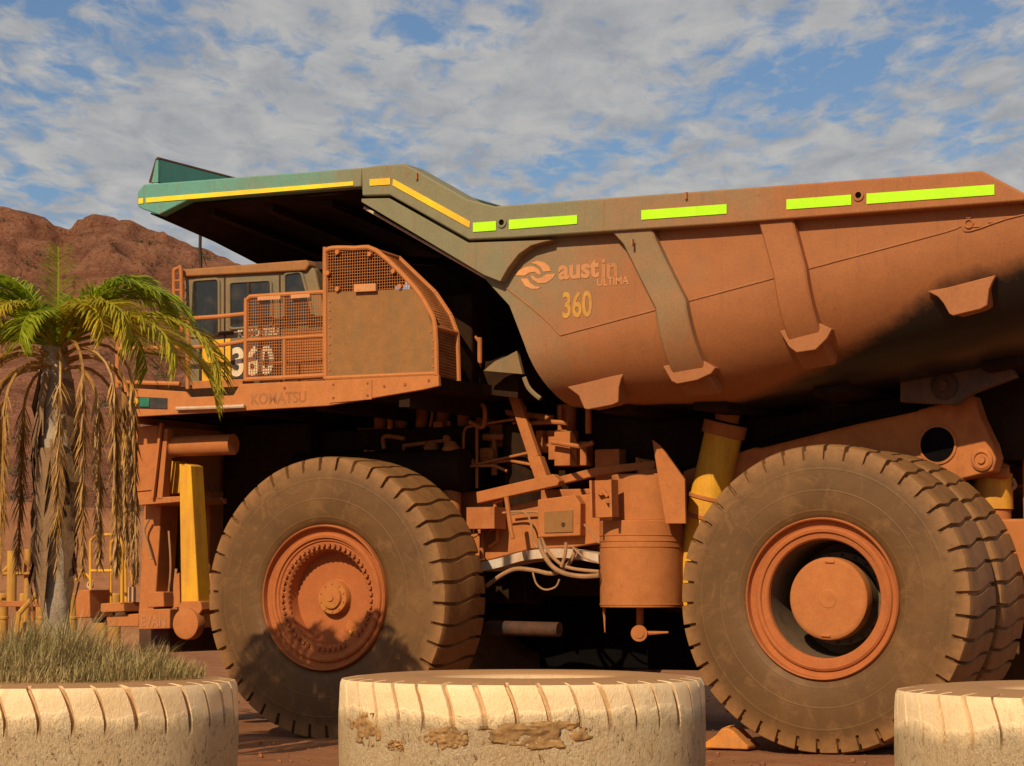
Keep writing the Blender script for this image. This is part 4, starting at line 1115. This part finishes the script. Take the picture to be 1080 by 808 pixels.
# transverse tube running back into the shade
a, c = Vector(P(180, 471, .7)), Vector(P(232, 471, .7))
o = MB().cyl(a, (a.x + 1.0, .7, a.z), .135, 36).build('air_duct', 'dusty', T)
MB().cyl((a.x - .01, .7, a.z), (a.x + .07, .7, a.z), .15, 36).build('duct_clamp', 'dusty2', o, .006)
# front column and bumper
MB().prism(xz([(152, 531), (170, 531), (163, 646), (146, 646)], .9), .9, 1.3).build('front_column', 'dusty', T, .015)
MB().prism(xz([(162, 560), (190, 530), (191, 640), (164, 640)], 1.6), 1.6, 1.9).build('column_web', 'grime_shade', T)
b = MB()
b.tube(smooth_path(pts_on([(157, 548), (152, 560), (156, 575), (160, 590)], .8), 4), .018, 6).tube(smooth_path(pts_on([(186, 600), (184, 625), (188, 642)], .8), 4), .018, 6).tube(smooth_path(pts_on([(178, 560), (180, 600), (176, 640)], .9), 4), .014, 6)
each(b, 'cable', 'hose', T)
post = MB().prism(xz([(189, 489), (193, 492), (195, 489), (201, 491), (209.5, 636), (191, 636)], .5), .5, .78).build('yellow_post', 'yellow', T, .01)
MB().prism(xz([(188, 641), (191, 634), (211, 634), (213, 643), (210, 648), (189, 648)], .46), .46, .85).build('post_foot', 'dusty', post, .015)
p = P(195.5, 658, .4); MB().lathe([(0, -.012), (.175, -.01), (.196, .0), (.204, .03), (.204, .14), (0, .14)], 40, (p[0], .4, p[2])).build('post_drum', 'dusty', post)
MB().prism(xz([(184, 607), (189, 604), (190, 640), (183, 641)], .7), .7, .9).build('post_stay', 'dusty', post)
bump = MB().prism(xz([(146, 643), (179, 642), (179, 663), (146, 664)], .7), .7, 6.4).prism(xz([(155, 624), (172, 624), (173, 640), (155, 641)], .75), .75, 1.2).build('bumper', 'dusty', T, .012)
text('EVAN', 149, 661, 12, 'letter_faint', bump, .697, bold=.02, width_px=26)
MB().box(-10.1, -9.6, 1.0, 6.1, .95, 1.35).build('bumper_beam', 'dark', T, .02)
# access ladder landing at the nose
YL = .9
MB().prism(xz([(79, 623), (94, 622), (95, 651), (80, 652)], YL), YL, YL + .5).prism(xz([(106, 636.5), (130, 635), (131, 645), (106, 646)], YL), YL, YL + .6).prism(xz([(112, 650), (146, 647), (146, 661), (113, 661)], YL + .1), YL + .1, YL + .5).build('landing', 'dusty', T, .012)
MB().prism(xz([(96, 646), (180, 643), (180, 656), (97, 657)], YL + .55), YL + .55, YL + .75).build('landing_beam', 'dark', T)
b = MB()
b.tube(smooth_path(pts_on([(95.5, 622), (95.5, 577), (97, 569), (103, 565), (119, 564), (126, 568), (128.5, 577), (128.5, 636)], YL), 4), .022, 8)
b.tube(pts_on([(95.5, 602), (128.5, 602)], YL), .02, 8)
b.tube(smooth_path(pts_on([(117, 636), (117, 577), (119, 571), (124, 568.5), (130, 572), (132, 580), (133, 636)], YL + .45), 4), .02, 8)
b.tube(smooth_path(pts_on([(80, 612), (86, 606), (91, 606), (98, 614)], YL + .2), 4), .018, 8).tube(pts_on([(138, 602), (141, 622), (140, 640)], YL + .3), .018, 8)
b.build('landing_rail', 'yellow', T)
p = P(95, 617, YL + .1); MB().lathe([(.05, -.01), (.05, .02), (.032, .02), (.032, -.01), (.05, -.01)], 20, (p[0], p[1], p[2])).build('lamp', 'whiterail', T)
p = P(138, 627, YL + .2); MB().box(p[0] - .05, p[0] + .04, p[1], p[1] + .06, p[2] - .1, p[2] + .1).build('label_plate', 'whiterail', T)

# ================================================================== PLANTERS
def planter(cx, dist, rz, label, seed):
    b, gro = tyre_mesh(lugs=38, wid=1.0, rad=1.69, depth=.05, gw=.13, skew=.75, seed=seed, planter=True)
    # lay the tyre on its side: tyre axis y becomes -z
    b.v = [(x, -z, 1.0 - y) for x, y, z in b.v]
    o = b.build('tyre_planter', 'planter', None, angle=28)
    at = o.data.attributes.new('groove', 'FLOAT', 'POINT'); at.data.foreach_set('value', gro)
    o.location = ((cx - 540) / FPX * dist, dist, 0); o.rotation_euler = (0, 0, rz)
    tag(o, label, 'planter', 'cream painted tyre planters in front of the truck')
    s_ = MB(); vs = [(0, 0, .93)]; rings = 7; N = 40
    for i in range(1, rings + 1):
        for k in range(N):
            a = 2 * math.pi * k / N; r = .90 * i / rings; vs.append((r * math.cos(a), r * math.sin(a), .93 - .05 * (i / rings) ** 3 + .03 * noise.noise(Vector((r * math.cos(a) * 3, r * math.sin(a) * 3, seed)))))
    fs = [(0, 1 + k, 1 + (k + 1) % N) for k in range(N)] + [(1 + (i * N) + k, 1 + i * N + (k + 1) % N, 1 + (i + 1) * N + (k + 1) % N, 1 + (i + 1) * N + k) for i in range(rings - 1) for k in range(N)]
    s_.add(vs, fs).build('soil', 'soil', o, angle=60)
    return o
pl1 = planter(55, 21.6, R(3), 'cream painted tyre planter filled with long dry grass in front of the palm', 21)
pl2 = planter(550.5, 22.3, R(40), 'cream painted tyre planter with bare top and gouged rubber patch on its side', 22)
pl3 = planter(1160, 19.6, R(77), 'cream painted tyre planter at the right edge, in front of the rear wheels', 23)

# patches where the paint and rubber are torn away on the middle planter
M['worn'] = paint('torn rubber', (.055, .027, .010), (.46, .26, .10), amt=.44, seed=5.5, bump=1.0, up=.3)
def patch(pl, px, py, hw, hh, seed):
    rnd = random.Random(seed); D = pl.location.y - 1.69; cx = pl.location.x; rz = pl.rotation_euler.z
    x0 = (px - 540) / FPX * D - cx; z0 = EYE - (py - 620) / FPX * D; kx = D / FPX
    NX, NZ = 46, 22; b = MB(); ids = {}
    for i in range(NX):
        for j in range(NZ):
            u = (i / (NX - 1) - .5) * 2; v = (j / (NZ - 1) - .5) * 2
            q = Vector((u * 3.1 + seed, v * 1.6, seed)); m = 1 - (u * u + v * v) + .75 * noise.noise(q * 1.3) + .3 * noise.noise(q * 3.4)
            if m < .28: continue
            x = x0 + u * hw * kx * 1.25; z = z0 + v * hh * kx * 1.25
            r = 1.708 + .012 * min(1, (m - .28) * 3) + .026 * noise.noise(q * 2.6) * min(1, (m - .28) * 3) - .012 * (m < .4)
            a = math.asin(x / 1.69); ids[i, j] = len(b.v)
            X, Y = r * math.sin(a), -r * math.cos(a); c, s_ = math.cos(-rz), math.sin(-rz)
            b.v.append((c * X - s_ * Y, s_ * X + c * Y, z))
    for (i, j) in ids:
        k = [(i, j), (i + 1, j), (i + 1, j + 1), (i, j + 1)]
        if all(q in ids for q in k): b.f.append(tuple(ids[q] for q in k))
    o = b.build('torn_patch', 'worn', pl, angle=40); sm_ = o.modifiers.new('thickness', 'SOLIDIFY'); sm_.thickness = .05; sm_.offset = -1
patch(pl2, 567, 773, 56, 14, 3); patch(pl2, 383, 772, 20, 16, 8); patch(pl2, 470, 776, 24, 12, 15); patch(pl2, 418, 787, 9, 5, 19)

# ================================================================== PALM
PD = 24.2; PB = Vector(((58 - 540) / FPX * PD, PD, 0)); PTOP = 4.28; PK = PD / 21.6
palm = empty('palm_tree', PB); tag(palm, 'small palm with green crown over a skirt of dead hanging fronds', 'palm tree')
tr = []; N = 26
def trunk_r(z):
    return .14 + .05 * max(0, 1 - z / .5) + (.06 * math.sin(min(1, (z - 1.9) / 2.3) * math.pi) ** .8 if z > 1.9 else 0)
N = 60
b = MB(); pts = []; rs = []
for i in range(N + 1):
    z = PTOP * i / N; pts.append((.06 * math.sin(z * .8) - .03, .02 * z, z)); rs.append(trunk_r(z) * (1 + (.03 if i % 3 else -.05)))
b.tube(pts, rs, 18); b.build('trunk', 'trunk', palm, angle=50)
# split leaf boots round the upper trunk
b = MB(); rnd = random.Random(12)
for k in range(60):
    a = rnd.random() * 6.28; z = 2.1 + 1.9 * rnd.random(); r0 = trunk_r(z)
    c, s_ = math.cos(a), math.sin(a); L = .35 + .5 * rnd.random(); wd = .05 + .05 * rnd.random()
    p0 = Vector((c * (r0 - .02), s_ * (r0 - .02), z + .1)); tdir = Vector((-s_, c, 0))
    p1 = Vector((c * (r0 + .04 + .05 * rnd.random()), s_ * (r0 + .05), z - L * .5)); p2 = Vector((c * (r0 + .02), s_ * (r0 + .02), z - L))
    b.add([p0 - tdir * wd, p0 + tdir * wd, p1 + tdir * wd * .9, p1 - tdir * wd * .9, p2 + tdir * .01, p2 - tdir * .01], [(0, 1, 2, 3), (3, 2, 4, 5)])
b.build('trunk_fibre', 'fibre', palm)

def frond(az, el, L, droop, mat, name, leaf=.36, nl=44, z0=0, dead=False, seed=0, twist=0., base_r=.05, wiry=0.):
    """pinnate leaf: a drooping midrib with narrow leaflets down both sides"""
    rnd = random.Random(seed); b = MB(); K = 18
    d2 = Vector((math.cos(R(az)), math.sin(R(az)), 0)); p = Vector((d2.x * base_r, d2.y * base_r, PTOP - PB.z + z0)); pts = [p.copy()]; e = R(el)
    wob = rnd.uniform(-.3, .3)
    for i in range(K):
        t = i / K
        dirv = Vector((d2.x, d2.y, 0)); side = Vector((-d2.y, d2.x, 0)); dirv = (dirv + side * wob * t).normalized()
        p = p + (dirv * math.cos(e) + Vector((0, 0, 1)) * math.sin(e)) * (L / K); pts.append(p.copy())
        e = max(R(-88 if dead else -80), e - R(droop) * ((2.6 - 2.6 * t) if dead else (.35 + 1.3 * t)) / K)
    b.tube(pts, [(.017 if dead else .020) * (1 - .85 * i / K) + .003 for i in range(K + 1)], 5)
    for i in range(nl):
        t = (.30 if dead else .12) + (.70 if dead else .88) * i / nl; f = t * K; j = min(K - 1, int(f)); q = pts[j].lerp(pts[j + 1], f - j); tan = (pts[j + 1] - pts[j]).normalized()
        side = tan.cross(Vector((0, 0, 1)));
        if side.length < .05: side = Vector((-d2.y, d2.x, 0))
        side.normalize(); up = side.cross(tan).normalized()
        ln = leaf * (.55 + .55 * math.sin(math.pi * min(1, .15 + t * .85)) ** .7) * rnd.uniform(.8, 1.15)
        for s_ in (-1, 1):
            if dead and rnd.random() < .15: continue
            v = (side * s_ * (.72 if not dead else .28) + tan * (.62 if not dead else .75) + up * (.22 if not dead else .0) * rnd.uniform(.4, 1.4)).normalized()
            v = (v + Vector((rnd.uniform(-1, 1), rnd.uniform(-1, 1), rnd.uniform(-1, 1))) * (.14 if not dead else .26)).normalized()
            g = Vector((0, 0, -1)) * (.45 if not dead else .55)
            wd = (.0095 if not dead else .009) * rnd.uniform(.8, 1.3)
            wv = v.cross(Vector((0, 0, 1))); wv = wv.normalized() * wd if wv.length > .05 else side * wd
            wv = (wv + up * wd * rnd.uniform(-.6, .6))
            a0 = q; gg = 1.7 if not dead else 1.0; a1 = q + v * ln * .5 + g * ln * .10 * gg; a2 = q + v * ln * (.92 if not dead else 1) + g * ln * .42 * gg
            b.add([a0 - wv * .6, a0 + wv * .6, a1 + wv, a1 - wv, a2], [(0, 1, 2, 3), (3, 2, 4)])
    return b.build(name, mat, palm)
k = 0
#        az   el   L   droop mat
greens = [(-6, 30, 2.05, 122, 'frond_y'), (8, 20, 1.9, 112, 'frond_y'), (-24, 30, 1.8, 122, 'frond_y'), (12, 60, 1.45, 118, 'frond'), (-14, 55, 1.55, 118, 'frond'), (30, 52, 1.6, 110, 'frond'), (-45, 48, 1.5, 150, 'frond_y'),
          (172, 60, 1.6, 130, 'frond'), (192, 52, 1.75, 130, 'frond'), (150, 55, 1.6, 130, 'frond'), (208, 42, 1.8, 135, 'frond_y'), (182, 30, 1.9, 118, 'frond'), (176, 44, 1.8, 150, 'frond_y'), (198, 24, 1.8, 120, 'frond'), (160, 20, 1.8, 118, 'frond'), (188, 10, 1.7, 100, 'frond'),
          (80, 60, 1.5, 130, 'frond'), (112, 50, 1.6, 130, 'frond'), (55, 40, 1.7, 140, 'frond'), (98, 88, 1.05, 10, 'frond'), (345, 66, 1.35, 118, 'frond'), (162, 72, 1.2, 85, 'frond'),
          (240, 52, 1.3, 150, 'frond_y'), (265, 45, 1.2, 150, 'frond'), (300, 50, 1.3, 150, 'frond_y'), (20, 70, 1.3, 95, 'frond'), (205, 66, 1.3, 110, 'frond')]
for i, (az, el, L, dr, m_) in enumerate(greens):
    frond(az, el, L, dr, m_, 'frond', leaf=.46 if L > 1.3 else .34, nl=92, seed=100 + i)
dead = [(-8, 35, 2.9, 175), (15, 28, 2.5, 170), (-45, 15, 2.4, 135), (-75, 22, 2.7, 150), (-120, 14, 2.6, 135), (-150, 22, 2.7, 150), (178, 32, 2.8, 170), (160, 25, 2.5, 160),
        (195, 18, 2.4, 140), (32, 10, 2.4, 140), (-60, 34, 2.9, 175), (90, 20, 2.4, 150), (130, 15, 2.4, 140), (-2, 14, 2.7, 135), (205, 6, 2.3, 120), (-30, 20, 2.7, 150), (-165, 30, 2.8, 165), (170, 12, 2.5, 140)]
for i, (az, el, L, dr) in enumerate(dead):
    frond(az, el, L, dr, 'frond_dead', 'dead_frond', leaf=.22, nl=120, z0=-.10 - .22 * ((i * 7) % 5) / 5, dead=True, seed=300 + i, base_r=.10)

# grass in the palm planter
def make_grass():
    b = MB(); rnd = random.Random(77); c = pl1.location
    for k in range(6800):
        a = rnd.random() * 6.283; r = 1.40 * rnd.random() ** .62; x, y = r * math.cos(a), r * math.sin(a)
        cl = max(0, min(1, .5 + 1.1 * noise.noise(Vector((x * 1.9, y * 1.9, 5)))))
        edge = max(0., 1 - (r / 1.42) ** 2.2)
        h = (.12 + .68 * (.35 + .65 * cl) * rnd.random() ** .6) * (.22 + .78 * edge) * (1.12 if x < .3 else .92)
        base = Vector((c.x + x, c.y + y, .90 if r < .88 else .97)); l = rnd.gauss(.3, 1.6); ln = rnd.uniform(.15, 1.05) * h
        tip = base + Vector((ln * math.cos(l), ln * math.sin(l), h)); mid = base.lerp(tip, .5) + Vector((0, 0, .16 * h))
        wv = Vector((math.cos(l + 1.6), math.sin(l + 1.6), 0)) * rnd.uniform(.003, .007)
        b.add([base - wv, base + wv, mid + wv * .8, mid - wv * .8, tip], [(0, 1, 2, 3), (3, 2, 4)])
    o = b.build('grass', 'grass'); tag(o, 'tufts of dry green grass growing in the tyre planter before the palm', 'grass', kind='stuff')
make_grass()

# ================================================================== WHEEL CHOCK
def to_world(p):
    c, s_ = math.cos(YAW), math.sin(YAW); return Vector((TO[0] + c * p[0] - s_ * p[1], TO[1] + s_ * p[0] + c * p[1], p[2]))
b = MB().prism([(-.34, 0), (.36, 0), (.36, .06), (.14, .27), (.06, .31), (-.04, .30), (-.12, .20), (-.34, .05)], -.22, .22)
b.prism([(-.10, .29), (.05, .35), (.05, .30)], -.10, .10)
ch = b.build('wheel_chock', 'chock', None, .03); q = to_world((P(766, 779, .25)[0], .35, 0)); ch.scale = (.8, .8, .75); ch.location = q; ch.rotation_euler = (0, 0, YAW)
tag(ch, 'orange wheel chock wedged against the near rear wheel', 'wheel chock')

# ================================================================== YELLOW STAND AND DRUMS BEHIND THE PALM
DS = 40.
def ws(px, py, d=DS): return W(px, py, d)
st = empty('safety_stand', (ws(12, 640).x, DS, 0)); tag(st, 'yellow steel stand with braced post and long rusty beam behind the palm', 'stand')
def sbuild(b, name, mat, bev=0.):
    o_ = Vector(st.location); b.v = [tuple(Vector(v) - o_) for v in b.v]; return b.build(name, mat, st, bev)
a = ws(12, 634); c = ws(12, 581)
sbuild(MB().cyl((a.x, DS, a.z), (a.x, DS, c.z), .085, 12).cyl((ws(27, 0).x, DS + 1, .1), (ws(27, 0).x, DS + 1, ws(0, 578).z), .06, 12), 'post', 'yellow2')
[sbuild(q, 'brace', 'yellow2') for q in pieces(MB().tube([ws(2, 605), ws(12, 594), ws(23, 605), ws(2, 605)], .04, 8).tube([ws(25, 604.5, DS + .9), ws(26, 592, DS + .9), ws(36, 605, DS + .9), ws(14, 605, DS + .9)], .035, 8))]
q0, q1 = ws(-40, 640), ws(60, 634)
sbuild(MB().box(q0.x, q1.x, DS - .1, DS + .5, q0.z, q1.z), 'beam', 'dusty2', .01)
sbuild(MB().box(ws(-3, 0).x, ws(15, 0).x, DS - .12, DS + .3, ws(0, 634.5).z + .02, ws(0, 632).z + .03), 'top_plate', 'yellow2', .01)
b = MB()
for px in (5, 28, 44, -20): b.box(ws(px, 0).x, ws(px + 3.5, 0).x, DS, DS + .1, 0, ws(0, 640).z - .003)
[sbuild(q, 'leg', 'dusty2') for q in pieces(b)]
sbuild(MB().tube(smooth_path([ws(46, 618, DS - .4), ws(40, 625, DS - .4), ws(21, 646, DS - .4), ws(19.5, 652, DS - .4), Vector((ws(19, 0, DS - .4).x, DS - .4, 0))], 3), .045, 8), 'handrail', 'yellow2')
proto = None
for i, (px, lab) in enumerate(((27, 'yellow marker drum standing second from the left behind the rusty beam'), (42, 'yellow marker drum just left of the palm trunk behind the beam'), (75, 'yellow marker drum glimpsed just right of the palm trunk'), (107, 'yellow marker drum glimpsed between the orange landing box and rail'), (121, 'yellow marker drum seen through the landing rail by its rear hoop'), (2, 'yellow marker drum at the left edge of the photo behind the beam'))):
    q = ws(px, 640, 44)
    if proto is None:
        b = MB(); prof = [(0, 1.72), (.10, 1.72), (.12, 1.69), (.12, 1.30), (.135, 1.29), (.135, 1.25), (.12, 1.24), (.115, .3), (.20, .28), (.20, 0)]
        k_ = 20; vs = [(r * math.cos(6.2832 * i_ / k_), r * math.sin(6.2832 * i_ / k_), z) for i_ in range(k_) for r, z in prof]; L_ = len(prof)
        b.add(vs, [(i_ * L_ + j, i_ * L_ + j + 1, ((i_ + 1) % k_) * L_ + j + 1, ((i_ + 1) % k_) * L_ + j) for i_ in range(k_) for j in range(L_ - 1)])
        proto = b.build('marker_drum', 'yellow2'); o = proto
    else: o = proto.copy(); COL.objects.link(o)
    o.location = (q.x, 44, -.02); tag(o, lab, 'marker', 'yellow markers in a row behind the truck')
